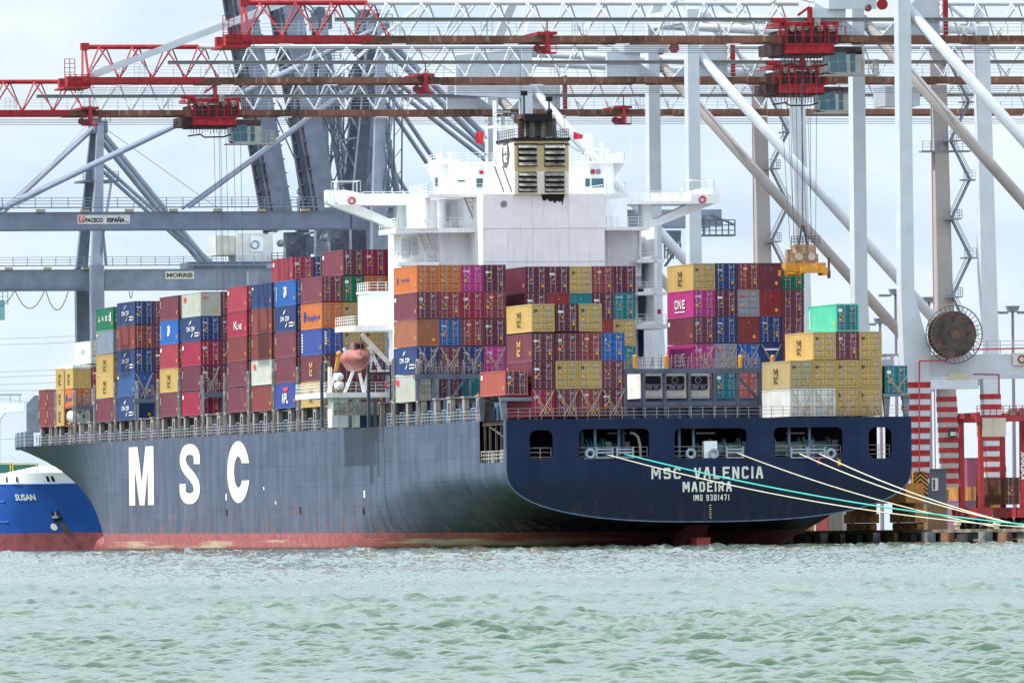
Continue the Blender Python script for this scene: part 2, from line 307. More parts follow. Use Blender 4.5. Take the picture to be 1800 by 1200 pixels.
# hull material: faded navy above, antifouling red below the boot line, weld bands, rust runs, scuffs, shade painted under the stern
def hull_mat(nm,HN0,HN1,fade):
    m=bpy.data.materials.new(nm); m.use_nodes=True; n=m.node_tree; N=n.nodes.new; K=n.links.new; b=n.nodes['Principled BSDF']
    t=N('ShaderNodeTexCoord'); sx=N('ShaderNodeSeparateXYZ'); K(t.outputs['Object'],sx.inputs[0])
    def math_(op,a,bv=None,c=None):
        q=N('ShaderNodeMath'); q.operation=op
        for k,x in enumerate((a,bv,c)):
            if x is None: continue
            if isinstance(x,(int,float)): q.inputs[k].default_value=x
            else: K(x,q.inputs[k])
        return q.outputs[0]
    def noise(scale,sc3,detail=5,rough=.6):
        mp=N('ShaderNodeMapping'); mp.inputs['Scale'].default_value=sc3; K(t.outputs['Object'],mp.inputs[0])
        q=N('ShaderNodeTexNoise'); q.inputs['Scale'].default_value=scale; q.inputs['Detail'].default_value=detail; q.inputs['Roughness'].default_value=rough; K(mp.outputs[0],q.inputs['Vector']); return q.outputs['Fac']
    def ramp(f,p0,p1,c0=(0,0,0,1),c1=(1,1,1,1)):
        q=N('ShaderNodeValToRGB'); q.color_ramp.elements[0].position=p0; q.color_ramp.elements[1].position=p1; q.color_ramp.elements[0].color=c0; q.color_ramp.elements[1].color=c1; K(f,q.inputs[0]); return q.outputs[0]
    def mix(f,a,c,bt='MIX'):
        q=N('ShaderNodeMix'); q.data_type='RGBA'; q.blend_type=bt; K(f,q.inputs[0]) if not isinstance(f,float) else setattr(q.inputs[0],'default_value',f)
        for s,x in((6,a),(7,c)):
            if isinstance(x,tuple): q.inputs[s].default_value=x
            else: K(x,q.inputs[s])
        return q.outputs[2]
    navy=ramp(noise(1,(.25,.25,.5)),.3,.7,srgb(*HN0),srgb(*HN1))
    st=math_('MULTIPLY',ramp(noise(1.2,(.35,.35,.07),6,.6),.42,.8),fade); navy=mix(st,navy,srgb(100,112,128))
    fz=math_('FLOOR',math_('DIVIDE',sx.outputs[2],1.9)); fy=math_('FLOOR',math_('DIVIDE',math_('ADD',sx.outputs[1],math_('MULTIPLY',fz,4.3)),11.0)); cv=N('ShaderNodeCombineXYZ'); K(fz,cv.inputs[0]); K(fy,cv.inputs[1]); wn=N('ShaderNodeTexWhiteNoise'); K(cv.outputs[0],wn.inputs[0]); pv=N('ShaderNodeMapRange'); pv.inputs[3].default_value=.9; pv.inputs[4].default_value=1.1; K(wn.outputs[0],pv.inputs[0]); hv=N('ShaderNodeHueSaturation'); K(pv.outputs[0],hv.inputs['Value']); K(navy,hv.inputs['Color']); navy=hv.outputs[0]
    un=math_('SUBTRACT',math_('SUBTRACT',8.4,math_('MULTIPLY',sx.outputs[1],.108)),sx.outputs[2]); un=math_('ADD',un,math_('MULTIPLY',math_('SUBTRACT',noise(1,(.25,.25,.9),6,.7),.5),4.0)); stern_shade=ramp(math_('DIVIDE',un,3.0),0.0,1.0); navy=mix(stern_shade,navy,srgb(11,25,44))  # shade of the stern underside put into the colour as soft-edged dark navy
    band=math_('FRACT',math_('DIVIDE',sx.outputs[2],2.4)); bl=ramp(band,.965,.975); navy=mix(math_('MULTIPLY',bl,.35),navy,srgb(30,36,50))
    lv=ramp(math_('FRACT',math_('DIVIDE',sx.outputs[1],14.5)),.985,.99); navy=mix(math_('MULTIPLY',lv,.25),navy,srgb(35,42,55))
    low=math_('SUBTRACT',1.0,math_('DIVIDE',sx.outputs[2],7.0)); low=math_('MAXIMUM',low,0.0)
    ru=math_('MULTIPLY',ramp(noise(2.2,(.4,.4,.13),7,.7),.52,.62),math_('MULTIPLY',low,.2 if fade<.5 else 1.0)); navy=mix(ru,navy,srgb(138,84,58))
    sc=math_('MULTIPLY',ramp(noise(3,(1,1,1.5),8,.75),.64,.69),low); navy=mix(sc,navy,srgb(190,190,185))
    rn=noise(1.5,(.4,.4,.7)); red=ramp(rn,.3,.7,srgb(130,62,62),srgb(168,94,90))
    gz=ramp(noise(1,(.03,.03,.9),6,.7),.5,.62); gz=math_('MULTIPLY',gz,ramp(sx.outputs[1],.0,1.0) if False else 1.0)
    al=math_('LESS_THAN',sx.outputs[2],math_('ADD',.9,math_('MULTIPLY',noise(4,(.3,.3,.3)),.5))); red=mix(math_('MULTIPLY',gz,al),red,srgb(176,160,132))
    red=mix(ramp(math_('SUBTRACT',.45,sx.outputs[2]),.0,.3),red,srgb(70,52,44))
    red=mix(math_('MULTIPLY',ramp(noise(5,(.6,.6,.25),8,.75),.58,.68),.7),red,srgb(95,60,50))
    lim=math_('ADD',math_('MULTIPLY',sx.outputs[1],.0022),1.66); isred=math_('LESS_THAN',sx.outputs[2],lim)
    K(mix(isred,navy,red),b.inputs['Base Color']); b.inputs['Roughness'].default_value=.48; b.inputs['Specular IOR Level'].default_value=.16
    bp=N('ShaderNodeBump'); bp.inputs['Strength'].default_value=.25; bp.inputs['Distance'].default_value=.06; K(noise(1,(.35,.35,.4),2),bp.inputs['Height']); K(bp.outputs[0],b.inputs['Normal'])
    return m
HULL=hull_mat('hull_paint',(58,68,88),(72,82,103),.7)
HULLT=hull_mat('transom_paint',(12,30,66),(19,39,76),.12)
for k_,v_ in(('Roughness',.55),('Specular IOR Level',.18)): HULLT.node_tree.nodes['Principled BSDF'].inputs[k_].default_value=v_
TRIM=.0013
hb=MB()
stn=[0,1,3,6,10.8,12.5,14.2,18,22,27,32,38,45,52,60,68,76,85,95,106,120]+[120+15*k for k in range(1,8)]+[232+7*k for k in range(0,9)]+[292+4*k for k in range(0,13)]+[343,344.6,345]
grid={}
for side in(-1,1):
    for a,L in enumerate(stn):
        for b,z in enumerate(zlev(L)):
            zz=z; y=halfb(L,zz); LL=L
            grid[side,a,b]=len(hb.v); hb.v.append((21.8+side*y,LL,zz+TRIM*L))
    for a in range(len(stn)-1):
        for b in range(24):
            La,Lb=stn[a],stn[a+1]
            if side<0 and La>=1 and Lb<=12.5 and b<4: continue
            if side>0 and La>=10.8 and Lb<=14.2 and 1<=b<4: continue
            g=[grid[side,a,b],grid[side,a+1,b],grid[side,a+1,b+1],grid[side,a,b+1]]
            hb.f.append(tuple(g if side<0 else g[::-1])); hb.m.append(0)
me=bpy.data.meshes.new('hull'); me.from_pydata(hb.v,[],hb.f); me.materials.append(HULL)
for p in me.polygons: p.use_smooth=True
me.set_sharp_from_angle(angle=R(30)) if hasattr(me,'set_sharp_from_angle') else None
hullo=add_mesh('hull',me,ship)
# deck
dk=MB(); L0=None
for a in range(len(stn)-1):
    La,Lb=stn[a],stn[a+1]; ya,yb=halfb(La,13.4)-.02,halfb(Lb,13.4)-.02
    dk.add([(21.8-ya,La,13.36+TRIM*La),(21.8+ya,La,13.36+TRIM*La),(21.8+yb,Lb,13.36+TRIM*Lb),(21.8-yb,Lb,13.36+TRIM*Lb)],[(0,1,2,3)])
dk.build('main_deck',DECKM,ship)
# transom with its openings
outer=[]
for k in range(41):
    x=-1+2*k/40; x=math.copysign(1-(1-abs(x))**1.7,x); y=abs(x)*21.8
    zs,zb,n=STAB[0][1:]; t=(max(0,1-(abs(x))**n))**(1/n); outer.append((21.8+x*21.8,zs-(zs-zb)*t))
outer+=[(43.6,13.4),(0,13.4)]
def rc(u0,u1,v0,v1,L=0,r=.75):
    i0,z1=PL(u0,v0,L); i1,z0=PL(u1,v1,L); return rrect(i0,z0,i1,z1,r)
WINS=[rc(930,972,756,807),rc(1017,1141,754,806,r=.6),rc(1185,1312,753,804,r=.6),rc(1359,1481,751,802,r=.6),rc(1526,1567,751,805)]
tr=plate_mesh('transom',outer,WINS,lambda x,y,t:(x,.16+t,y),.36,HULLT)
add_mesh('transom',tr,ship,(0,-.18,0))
# transom edge bar (paler weld bead round the curve)
e=MB()
for a,b in zip(outer[:41],outer[1:41]): e.beam((a[0],-.2,a[1]),(b[0],-.2,b[1]),.12)
e.beam((0,-.2,8.2),(0,-.2,13.4),.14); e.build('transom_edge_bar',BLUEGREY,ship)
# mooring deck inside
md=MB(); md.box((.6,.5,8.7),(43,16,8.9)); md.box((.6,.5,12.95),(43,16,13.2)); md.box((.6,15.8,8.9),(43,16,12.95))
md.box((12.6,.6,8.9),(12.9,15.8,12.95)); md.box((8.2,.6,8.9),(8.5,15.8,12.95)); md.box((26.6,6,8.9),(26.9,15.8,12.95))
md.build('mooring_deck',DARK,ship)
for u,v0,v1 in((1047,755,806),(1089,755,806),(1195,754,804),(1220,754,804),(1388,752,802),(1424,752,802)):
    i,z=PL(u,v1,.8); p=MB(); p.box((i-.13,.9,8.9),(i+.13,1.2,12.95)); p.build('pillar',BLUEGREY,ship)
def winch(u,v,teal,L=3.0,s=1):
    i,z=PL(u,v,L); w=MB(); z0=8.95
    w.tube((i-1.6*s,L,z0+1.1),(i-1.6*s,L,z0+1.1+.01),.01)
    o=MB(); o.tube((i-1.5*s,L,z0+1.25*s),(i+1.5*s,L,z0+1.25*s),.75*s,14)
    for q in(-1.6,-.05,1.6): o.tube((i+q*s-.07,L,z0+1.25*s),(i+q*s+.07,L,z0+1.25*s),1.25*s,16)
    f=MB(); f.box((i-2.2*s,L-.9*s,z0),(i+2.2*s,L+.9*s,z0+.35)); f.box((i+1.9*s,L-.7,z0+.3),(i+2.6*s,L+.7,z0+2.1*s)); f.box((i-2*s,L-.3,z0+.3),(i-1.75*s,L+.3,z0+1.6))
    fo=f.build('mooring_winch',GREYLEG,ship); o.build('rope_drum',ROPET if teal else mat('pale_rope_coil',(120,150,145),.9,var=.3,scale=8),fo)
winch(1030,790,True); winch(1062,790,True,L=3.4)
winch(1272,786,False,s=.95); winch(1245,790,False,L=4.2,s=.8)
winch(1385,787,False); winch(1428,787,False,L=3.6)
for u in(1036,1213,1253,1459):    # ring fairleads
    i,z=PL(u,797,.3); f=MB(); f.ring((i,-.1,z),(0,1,0),.42,.16,16,8); f.box((i-.6,0,z-.55),(i+.6,.35,z-.45)); f.build('fairlead',mat('fairlead_paint',(150,158,168),.5),ship)
for u in(1061,1097,1290,1403,1434):     # roller fairleads
    i,z=PL(u,798,.3); f=MB()
    for q in(-.85,.85): f.tube((i+q,-.15,z-.4),(i+q,-.15,z+.75),.11,8)
    f.box((i-.95,-.35,z-.42),(i+.95,.3,z-.3)); f.tube((i-.85,-.15,z+.15),(i+.85,-.15,z+.15),.1,8); f.tube((i-.85,-.15,z+.5),(i+.85,-.15,z+.5),.08,8)
    f.build('roller_fairlead',mat('fairlead_paint',(150,158,168)),ship)
i,z=PL(1248,790,.5); f=MB(); f.box((i-.7,.2,8.95),(i+.7,1.0,z+.9)); f.box((i-.55,.1,z-.9),(i+.55,.2,z-.1)); f.build('control_cabinet',WHITE,ship)
i,z=PL(1122,790,1.0); f=MB(); f.path([(i+.25,1,8.9),(i+.2,1,10.6),(i,1,11.5),(i-.45,1,11.9),(i-.9,1,11.95)],.14,8); f.build('vent_pipe',mat('pipe_grey',(165,168,165)),ship)
for u in(1084,1240,1398):
    i,z=PL(u,761,3); f=MB(); f.box((i-1,2.9,z-.08),(i+1,3.1,z+.08)); f.build('lamp_tube',mat('lamp_housing',(170,170,160)),ship)
rl=MB()
for w in WINS:
    x0=min(p[0] for p in w);x1=max(p[0] for p in w); rl.rail([(x0+.1,.45,8.95),(x1-.1,.45,8.95)],1.5,1.4,.035)
rl.build('mooring_rail',STEEL,ship)
# name on the transom
for s,u0,u1,v0,v1 in(('MSC',1144,1196,822,841),('VALENCIA',1219,1340,820.5,840.5),('MADEIRA',1199,1285,846.5,863.5),('IMO 9301471',1218,1281,869,879)):
    i0,z1=PL(u0,v0,0); i1,z0=PL(u1,v1,0); t=MB(); block_text(t,s,z1-z0,i1-i0,lambda x,y:(i0+x,-.22,z0+y),.18 if s[0]!='I' else .16)
    t.build('ship_name',mat('name_white',(222,220,208),.6,var=.12,scale=1.5,streak=.6,streakcol=(190,150,110)),ship)
t=MB()
i,z=PL(1248,895,0)
for k in range(7): t.box((i-.12,-.24,z-.9+k*.22),(i+(.06 if k%2 else .12),-.2,z-.9+k*.22+.08))
t.build('draught_marks',mat('mark_cream',(205,190,120)),ship)
# big company letters on the port side
def side(u,v,off=-.03):
    L,z=PI_(u,v,0); return L,z
def sfn(L,z): return (-.04,L,z)
lm=mat('letter_white',(232,230,222),.55,var=.06,scale=.4,streak=.8,streakcol=(200,160,112),s0=.47)
def bigletter(u0,u1,v0,v1,ch):
    La,z1=side(u0,v0); Lb,z0=side(u1,v1); W=La-Lb; H=z1-z0; m=MB()
    P=lambda x,y:(-.05,La-x*W,z0+y*H)
    if ch=='M':
        for q in([(0,0),(.24,0),(.24,1),(0,1)],[(.76,0),(1,0),(1,1),(.76,1)]): m.add([P(*p) for p in q],[(0,1,2,3)])
        m.add([P(*p) for p in((.2401,1),(.36,1),(.62,0),(.42,0),(.2401,.62))],[(0,4,3,2,1)]); m.add([P(*p) for p in((.7599,1),(.68,1),(.505,.33),(.62,.0),(.7599,.6))],[(0,1,2,3,4)])
    else:
        def arc(cx,cy,rx,ry,tx,ty,a0,a1,n=26):
            for k in range(n):
                t0=R(a0+(a1-a0)*k/n);t1=R(a0+(a1-a0)*(k+1)/n); q=[]
                for t in(t0,t1): q+= [(cx+rx*math.cos(t),cy+ry*math.sin(t)),(cx+(rx-tx)*math.cos(t),cy+(ry-ty)*math.sin(t))]
                m.add([P(*p) for p in(q[0],q[2],q[3],q[1])],[(0,1,2,3)])
        def ring2(top):   # helper for S and C drawn with straight terminals
            pass
        if ch=='C':
            
            n=40
            for k in range(n):
                q=[]
                for kk in(k,k+1):
                    f=kk/n; to=R(16+328*f); ti=R(34+292*f); q+=[(.5+.5*math.cos(to),.5+.5*math.sin(to)),(.5+.19*math.cos(ti),.5+.25*math.sin(ti))]
                m.add([P(*p) for p in(q[0],q[2],q[3],q[1])],[(0,1,2,3)])
        else:
            # S as a thick spline of quads
            pts=[(.86,.66),(.85,.80),(.72,.885),(.5,.91),(.28,.88),(.17,.77),(.20,.66),(.36,.56),(.62,.45),(.80,.34),(.84,.22),(.72,.12),(.5,.09),(.27,.115),(.15,.20),(.14,.34)]
            wx=[.14,.15,.15,.12,.15,.17,.17,.15,.15,.17,.16,.15,.12,.15,.15,.14]
            fine=[]
            for k in range(len(pts)-1):
                p0=pts[max(k-1,0)];p1=pts[k];p2=pts[k+1];p3=pts[min(k+2,len(pts)-1)]
                for j in range(5):
                    t=j/5; fine.append(tuple(.5*((2*p1[c])+(-p0[c]+p2[c])*t+(2*p0[c]-5*p1[c]+4*p2[c]-p3[c])*t*t+(-p0[c]+3*p1[c]-3*p2[c]+p3[c])*t**3) for c in(0,1)))
            fine.append(pts[-1]); prev=None
            for k,p in enumerate(fine):
                a=fine[max(0,k-1)];b=fine[min(len(fine)-1,k+1)]; dx,dy=b[0]-a[0],b[1]-a[1]
                # stroke is .31 wide across, .18 high: elliptical pen
                n=(-dy*.4,dx); l=math.hypot(n[0],n[1]) or 1; ox,oy=-dy,dx; l=math.hypot(ox*.4,oy) 
                ux,uy=ox*.4/l,oy/l; ln=math.hypot(dx*1.0,dy*2.2)
                hx=.155*(-dy*2.2)/ln; hy=.09*(dx)/ln
                cur=((p[0]+hx,p[1]+hy),(p[0]-hx,p[1]-hy))
                if prev: m.add([P(*q) for q in(prev[0],cur[0],cur[1],prev[1])],[(0,1,2,3)])
                prev=cur
    o=m.build('company_letter',lm,ship)
bigletter(227,271.5,786,887,'M'); bigletter(316,352.5,781,885,'S'); bigletter(399.5,440,776,883,'C')
# small marks and scupper holes on the side
s=MB()
for u,v in((398,873),(641,868)): L,z=side(u,v); s.cut(); s.box((-.04,L-.35,z-.4),(-.01,L+.35,z+.4))
for u,v in((464,858),(485,883)): L,z=side(u,v); s.cut(); s.box((-.04,L-.3,z-.18),(-.01,L+.3,z+.18))
s.build('tug_mark',WHITE,ship)
for u,v in((399,900),(528,896),(639,897)):
    L,z=side(u,v); q=MB(); n=14; q.add([(-.03,L+.55*math.cos(2*math.pi*k/n),z+.45*math.sin(2*math.pi*k/n)) for k in range(n)],[tuple(range(n))]); q.build('scupper_hole',BLACK,ship)
# rudder head
r=MB(); i0,_=PL(1206,940,4); i1,_=PL(1250,940,4); r.box((i0+.9,3,-1.5),(i1-.3,10,.95)); r.build('rudder',mat('rudder_red',(190,72,76),.5,var=.15),ship)
r=MB(); r.frustum((i0+1.5,10,-1.2),(i0+1.4,7,3.0),1.9,5,2.3,7); r.build('skeg',mat('skeg_red',(110,52,52),.6,var=.2),ship)
# port side pedestals, coaming, rail
cw=MB(); 
for a in range(14,284,6):
    if 66<a<88: continue
    cw.cut(); cw.box((2.6,a,13.4+TRIM*a),(3.0,a+6.02,15.7+TRIM*a))
cw.build('hatch_coaming',BLUEGREY,ship)
cl=MB()
for k in range(38):
    a=15+7.25*k
    if 62<a<92: continue
    zb=13.4+TRIM*a
    cl.cut(); cl.box((1.6,a+1.0,zb),(2.5,a+3.4,zb+1.5)); cl.box((1.9,a+4.0,zb+.2),(2.6,a+4.5,zb+2.4)); cl.tube((1.8,a+5.6,zb),(1.8,a+5.6,zb+1.9),.3,8)
    cl.box((1.2,a+2,zb+1.5),(2.6,a+2.6,zb+2.2))
cl.build('deck_machinery',mat('deck_machinery_grey',(110,132,152),.6,var=.3,scale=1),ship)
wf=MB()
for k in range(38):
    a=15+7.25*k
    if 62<a<92: continue
    zb=13.45+TRIM*a
    wf.cut()
    for q in(0,1.1): wf.beam((.35,a+1.0+q*2,zb+.9*0),(.35,a+1.0+q*2,zb+1.35),.09)
    for h in(.05,.7,1.35): wf.beam((.35,a+1.0,zb+h),(.35,a+3.2,zb+h),.09)
wf.build('side_gates',mat('gate_paint',(140,160,182),.6),ship)
ped=MB(); ped.box((-.25,-.55,0),(.25,.55,2.55)); ped.box((-.35,-.75,2.55),(1.3,.75,2.75)); ped.box((.25,-.1,0),(1.2,.1,2.5)); pm1=ped.mesh('pedestal',STEEL)
ped=MB()
for q in(-.85,.5): ped.box((-.25,q,0),(.25,q+.45,2.6))
ped.box((-.25,-.4,0),(.25,.5,.7)); ped.box((-.25,-.4,2.1),(.25,.5,2.6)); ped.box((-.35,-1,2.6),(1.3,1.1,2.78)); ped.box((.25,-.1,0),(1.2,.1,2.5)); pm2=ped.mesh('pedestal',STEEL)
for k in range(38):
    a=14.3+7.25*k
    if 66<a<86: continue
    hbv=21.8-halfb(min(a,345),13.4); add_mesh('pedestal',pm2 if k%2==0 else pm1,ship,(hbv+.5,a,13.4+TRIM*a))
rr=MB(); 
pts=[(21.8-halfb(L,13.4)+.08,L,13.4+TRIM*L) for L in(13,60)]; rr.rail(pts,1.1,1.6,.03)
pts=[(21.8-halfb(L,13.4)+.08,L,13.4+TRIM*L) for L in(86,180,285)]; rr.rail(pts,1.1,1.8,.03)
pts=[(21.8-halfb(L,13.4)+.08,L,13.4+TRIM*L) for L in(285,300,312,322,330)]; rr.rail(pts,1.5,2.5,.022)
rr.build('port_railing',mat('rail_grey',(160,165,170)),ship)
rr=MB(); rr.rail([(.2,.1,13.4),(43.4,.1,13.4)],1.15,1.25,.03); rr.build('stern_railing',STEEL,ship)
# hanging clutter behind the port opening
c=MB()
for a in(1.5,4,6.5,9.5,12): c.beam((.5,a,13.3),(.5,a,9),.22)
c.beam((.5,1.5,11.4),(.5,12,13.2),.15); c.box((1.2,1,9),(7,1.3,9.4)); c.box((.3,.8,12.9),(1.2,12.6,13.35)); c.build('gallery_frame',mat('rusty_frame',(95,78,72),.8,var=.3,streak=.6),ship)
c=MB(); c.rail([(.15,1,9.0),(.15,12.4,9.0)],1.2,1.2,.05); 
c.cut(); c.box((.2,2,9),(1.2,3.4,10.3)); c.tube((.6,7.5,9),(.6,7.5,10),.5,10); c.box((.3,9,9),(1,10,10.2)); c.build('gallery_rail',mat('gallery_pale',(170,165,155),var=.3,scale=2),ship)
# breakwater at the bow
i0,z0=PL(52,752,290); i1,z1=PL(69,706,290)
bw=MB(); bw.poly([(0,0),(4.2,0),(4.2,4.9),(1.0,4.9),(0,3.8)],lambda x,y,t:(i0+x*.9,292+t-x,z0+y-.6),.4); bw.build('breakwater',GREYDK,ship)
bw=MB(); 
for a,b in((296,.3),(303,.9),(311,1.8)): bw.cut(); bw.box((b+.2,a,13.5),(b+1.3,a+1.6,15.8))
bw.build('bow_bollard',GREYLEG,ship)
# ------------------------------------------------ superstructure
sup=MB()
def Z(v,L,u=900): return PL(u,v,L)[1]
def bxuv(m,u0,u1,v0,v1,L0,L1): i0,z1=PL(u0,v0,L0); i1,z0=PL(u1,v1,L0); m.box((i0,L0,z0),(i1,L1,z1)); return i0,i1,z0,z1
sup.box((3.9,70,13.4),(31.2,77,35.3)); sup.box((6.6,77,13.4),(31.2,88,35.3))         # accommodation block
sup.box((31.2,78,13.4),(34.2,88,35.3))
sup.box((7.6,74,35.3),(30.6,88,39.0))
accom=sup.build('accommodation_block',WHITE,ship)
cs=MB(); cas=bxuv(cs,848,1066,341,700,61,70); cs.box((cas[0],70,35.3),(cas[1],74,cas[3]))
casing=cs.build('engine_casing',WHITE,ship)
sm=MB()
for v in(401,459): 
    z=Z(v,60.9); sm.box((cas[0],60.96,z-.04),(cas[1],61,z+.04))
for u in(936,1000): i,_=PL(u,400,61); sm.box((i-.03,60.96,28),(i+.03,61,38.5))
sm.build('weld_seams',mat('seam_grey',(216,217,217),streak=.4),casing)
i,z=PL(885.5,358,60.9); q=MB(); q.ring((i,60.9,z),(0,1,0),.32,.06,18,6); q.tube((i,60.85,z),(i,60.95,z),.3,16)
for k in(-.15,0,.15): q.box((i-.26,60.8,z+k-.03),(i+.26,60.86,z+k+.03))
q.build('round_vent',mat('vent_grey',(150,152,150)),casing)
# soot patch with drips
i0,z1=PL(953,336,60.9); pts=[(0,-.25),(.15,-.95),(.5,-1.0),(.7,-.8),(1.0,-1.12),(1.3,-1.0),(1.55,-1.3),(1.75,-1.0),(2.1,-1.15),(2.25,-1.0),(2.4,-1.5),(2.5,-.95),(2.62,-.5),(2.6,.55),(1.0,.5),(.9,.1),(.4,.0)]
sp=MB(); sp.poly([(i0-.1+x,z1+y*1.05) for x,y in pts],lambda x,y,t:(x,60.97-t,y),.03); sp.build('soot_stain',BLACK,casing)
# house aft wall recesses, doors, stairs, balconies
st=MB()
def wallpanel(m,u0,u1,v0,v1,L,t=.25):
    i0,z1=PL(u0,v0,L); i1,z0=PL(u1,v1,L)
    m.box((i0,L-t,z1-.3),(i1,L,z1)); m.box((i0,L-t,z0),(i0+.25,L,z1)); m.box((i1-.25,L-t,z0),(i1,L,z1))
wallpanel(st,772,846,402,462,68,.6); st.cut(); wallpanel(st,1067,1127,402,470,68.5,.3)
st.build('wall_frame',WHITE,accom)
pn=MB(); i0,z1=PL(772,402,68); i1,z0=PL(846,470,68); pn.box((i0+.25,68.0,z0),(i1,70,z1)); i2,_=PL(1127,400,68.5); pn.cut(); pn.box((cas[1],68.5,30),(i2,70,35.3)); pn.build('bulkhead',WHITE,accom)
# decks (balcony slabs) port and starboard with rails
dm=MB(); rm=MB()
def slab(u0,u1,v,La,Lb,th=.35,rail=True):
    i0,z=PL(u0,v,La); i1,_=PL(u1,v,La); dm.cut(); rm.cut(); dm.box((i0,La,z-th),(i1,Lb,z))
    if rail: rm.rail([(i0+.05,Lb-.1,z),(i0+.05,La+.05,z),(i1-.05,La+.05,z)],1.1,1.3,.03)
slab(752,850,341,64,74.1); slab(695,850,401,65,74,.5); slab(1066,1142,399,64,78); slab(1066,1102,341,64,78)
slab(1120,1168,456,66,78); slab(1120,1172,513,66,78); slab(1120,1172,570,66,78,.5); slab(700,772,461,65,70)
slab(700,770,401,65,72)
dm.build('balcony_deck',WHITE,accom); rm.build('balcony_rail',mat('rail_white',(225,226,224)),accom)
for (ua,va,ub,vb,L) in((740,402,762,456,66),(821,341,845,400,66),(876,292,893,338,60),(690+4,0,0,0,0)):
    if vb==0: continue
    a=PL(ub,vb,L); b=PL(ua,va,L); s=MB(); s.stair((a[0],L,a[1]),(b[0],L,b[1]),.9,(1,0,0),.42); s.build('stairway',mat('stair_white',(168,170,168),streak=.3),accom)
for u,v,L in((727,433,69.9),(783,373,73.9),(712,436,69.9)):
    i,z=PL(u,v,L); d=MB(); d.poly(rrect(i-.45,z-1,i+.45,z+1,.2,3),lambda x,y,t:(x,L-t,y),.08); d.ring((i,L-.12,z+.3),(0,1,0),.16,.03,12,4); d.build('door',mat('door_white',(186,190,192)),accom)
for u,v,L in((776,371,72),(749,372,66.5)): 
    i,z=PL(u,v,L); c=MB(); c.tube((i,L,z-2.2),(i,L,z+2),.5,12); c.build('column',WHITE,accom)
# starboard side openings
for u,v in((1157,548),(1092,372)):
    i,z=PL(u,v,77.9); c=MB(); c.box((i-.3,77.8,z-.25),(i+.3,77.95,z+.3)); c.build('fire_box',mat('firebox_red',(150,40,50)),accom)
for v0,v1 in((402,452),(460,508),(518,566)):
    i0,z1=PL(1128,v0,72); i1,z0=PL(1134,v1,72); c=MB(); c.box((i0,66,z0),(i1,78,z1)); c.build('side_wall',WHITE,accom)
for u,v in((1127,532),(1127,600)):
    i,z=PL(u,v,69.8); c=MB(); c.box((i-.35,69.75,z-1.7),(i+.3,69.85,z+1.7)); c.build('window',GLASSD,accom)
# bridge deck beam with wings
WL=86.0
def pw(u,v): return PL(u,v,WL)
outer=[pw(*p) for p in((577,334),(577,357),(583,360),(700,404),(752,404),(752,366),(747,357),(765,357),(848,357),(848,341),(640,341),(608,334))]
h1=[pw(*p) for p in((631,357.5),(632,361),(693,388),(698,386),(699,360),(695,356),(633,355))]
h2=[pw(*p) for p in((713,360),(717,356),(742,356),(748,360),(750,368),(750,401),(713,401))]
WT=2.4
w=plate_mesh('bridge_wing',outer,[h1,h2],lambda x,y,t:(x,t,y),WT,WHITE); wp=add_mesh('bridge_wing',w,ship,(0,WL+WT/2,0))
mir=lambda p:(2*21.55-p[0],p[1])
w=plate_mesh('bridge_wing',[mir(p) for p in outer][::-1],[[mir(p) for p in h][::-1] for h in(h1,h2)],lambda x,y,t:(x,t,y),WT,WHITE); ws=add_mesh('bridge_wing',w,ship,(0,WL+WT/2,0))
bd=MB(); bd.box((-.2,84.5,38.55),(43.3,92,38.9)); bd.box((9,WL,36.5),(31,88.5,38.6)); bd.build('bridge_deck',WHITE,ship)
zb=38.9
for par,s in((wp,0),(ws,1)):
    OFS=(0,-(WL+WT/2),0)
    X=lambda x:(43.1-x if s else x)
    m=MB(); m.box((X(-.2),84.4,zb-.3),(X(2.6),89,zb+.75)); m.box((X(.6),85,zb+.75),(X(2.0),88,zb+1.1)); m.build('wing_cab',WHITE,par,OFS)
    m=MB(); 
    for k in(.85,.5): m.beam((X(2.6),84.55,zb+k),(X(11),84.55,zb+k),.07)
    for k in range(8): m.beam((X(2.6+k*1.2),84.5,zb),(X(2.6+k*1.2),84.5,zb+1.1),.1)
    m.beam((X(2.6),84.5,zb+1.12),(X(11),84.5,zb+1.12),.12,.08); m.cut(); m.box((X(2.6),91,zb),(X(11),91.2,zb+1.15)); m.build('wing_rail',WHITE,par,OFS)
    m=MB(); m.rail([(X(-.1),84.6,zb+.8),(X(2.4),84.6,zb+.8),(X(2.4),88.6,zb+.8),(X(-.1),88.6,zb+.8),(X(-.1),84.6,zb+.8)],1.6,2.6,.035,(1,)); m.build('awning_frame',mat('rail_white',(225,226,224)),par,OFS)
    m=MB(); m.ring((X(1.35),84.3,zb+.15),(0,1,0),.35,.1,16,6); m.build('lifebuoy',mat('lifebuoy_red',(190,70,60)),par,OFS)
m=MB(); 
for x,h in((13.0,1.6),(33,2.2),(39.5,1.3)): m.cut(); m.tube((x,85,zb),(x,85,zb+h),.09,6); m.ball((x,85,zb+h),.2)
m.build('wing_light_post',WHITE,ship)
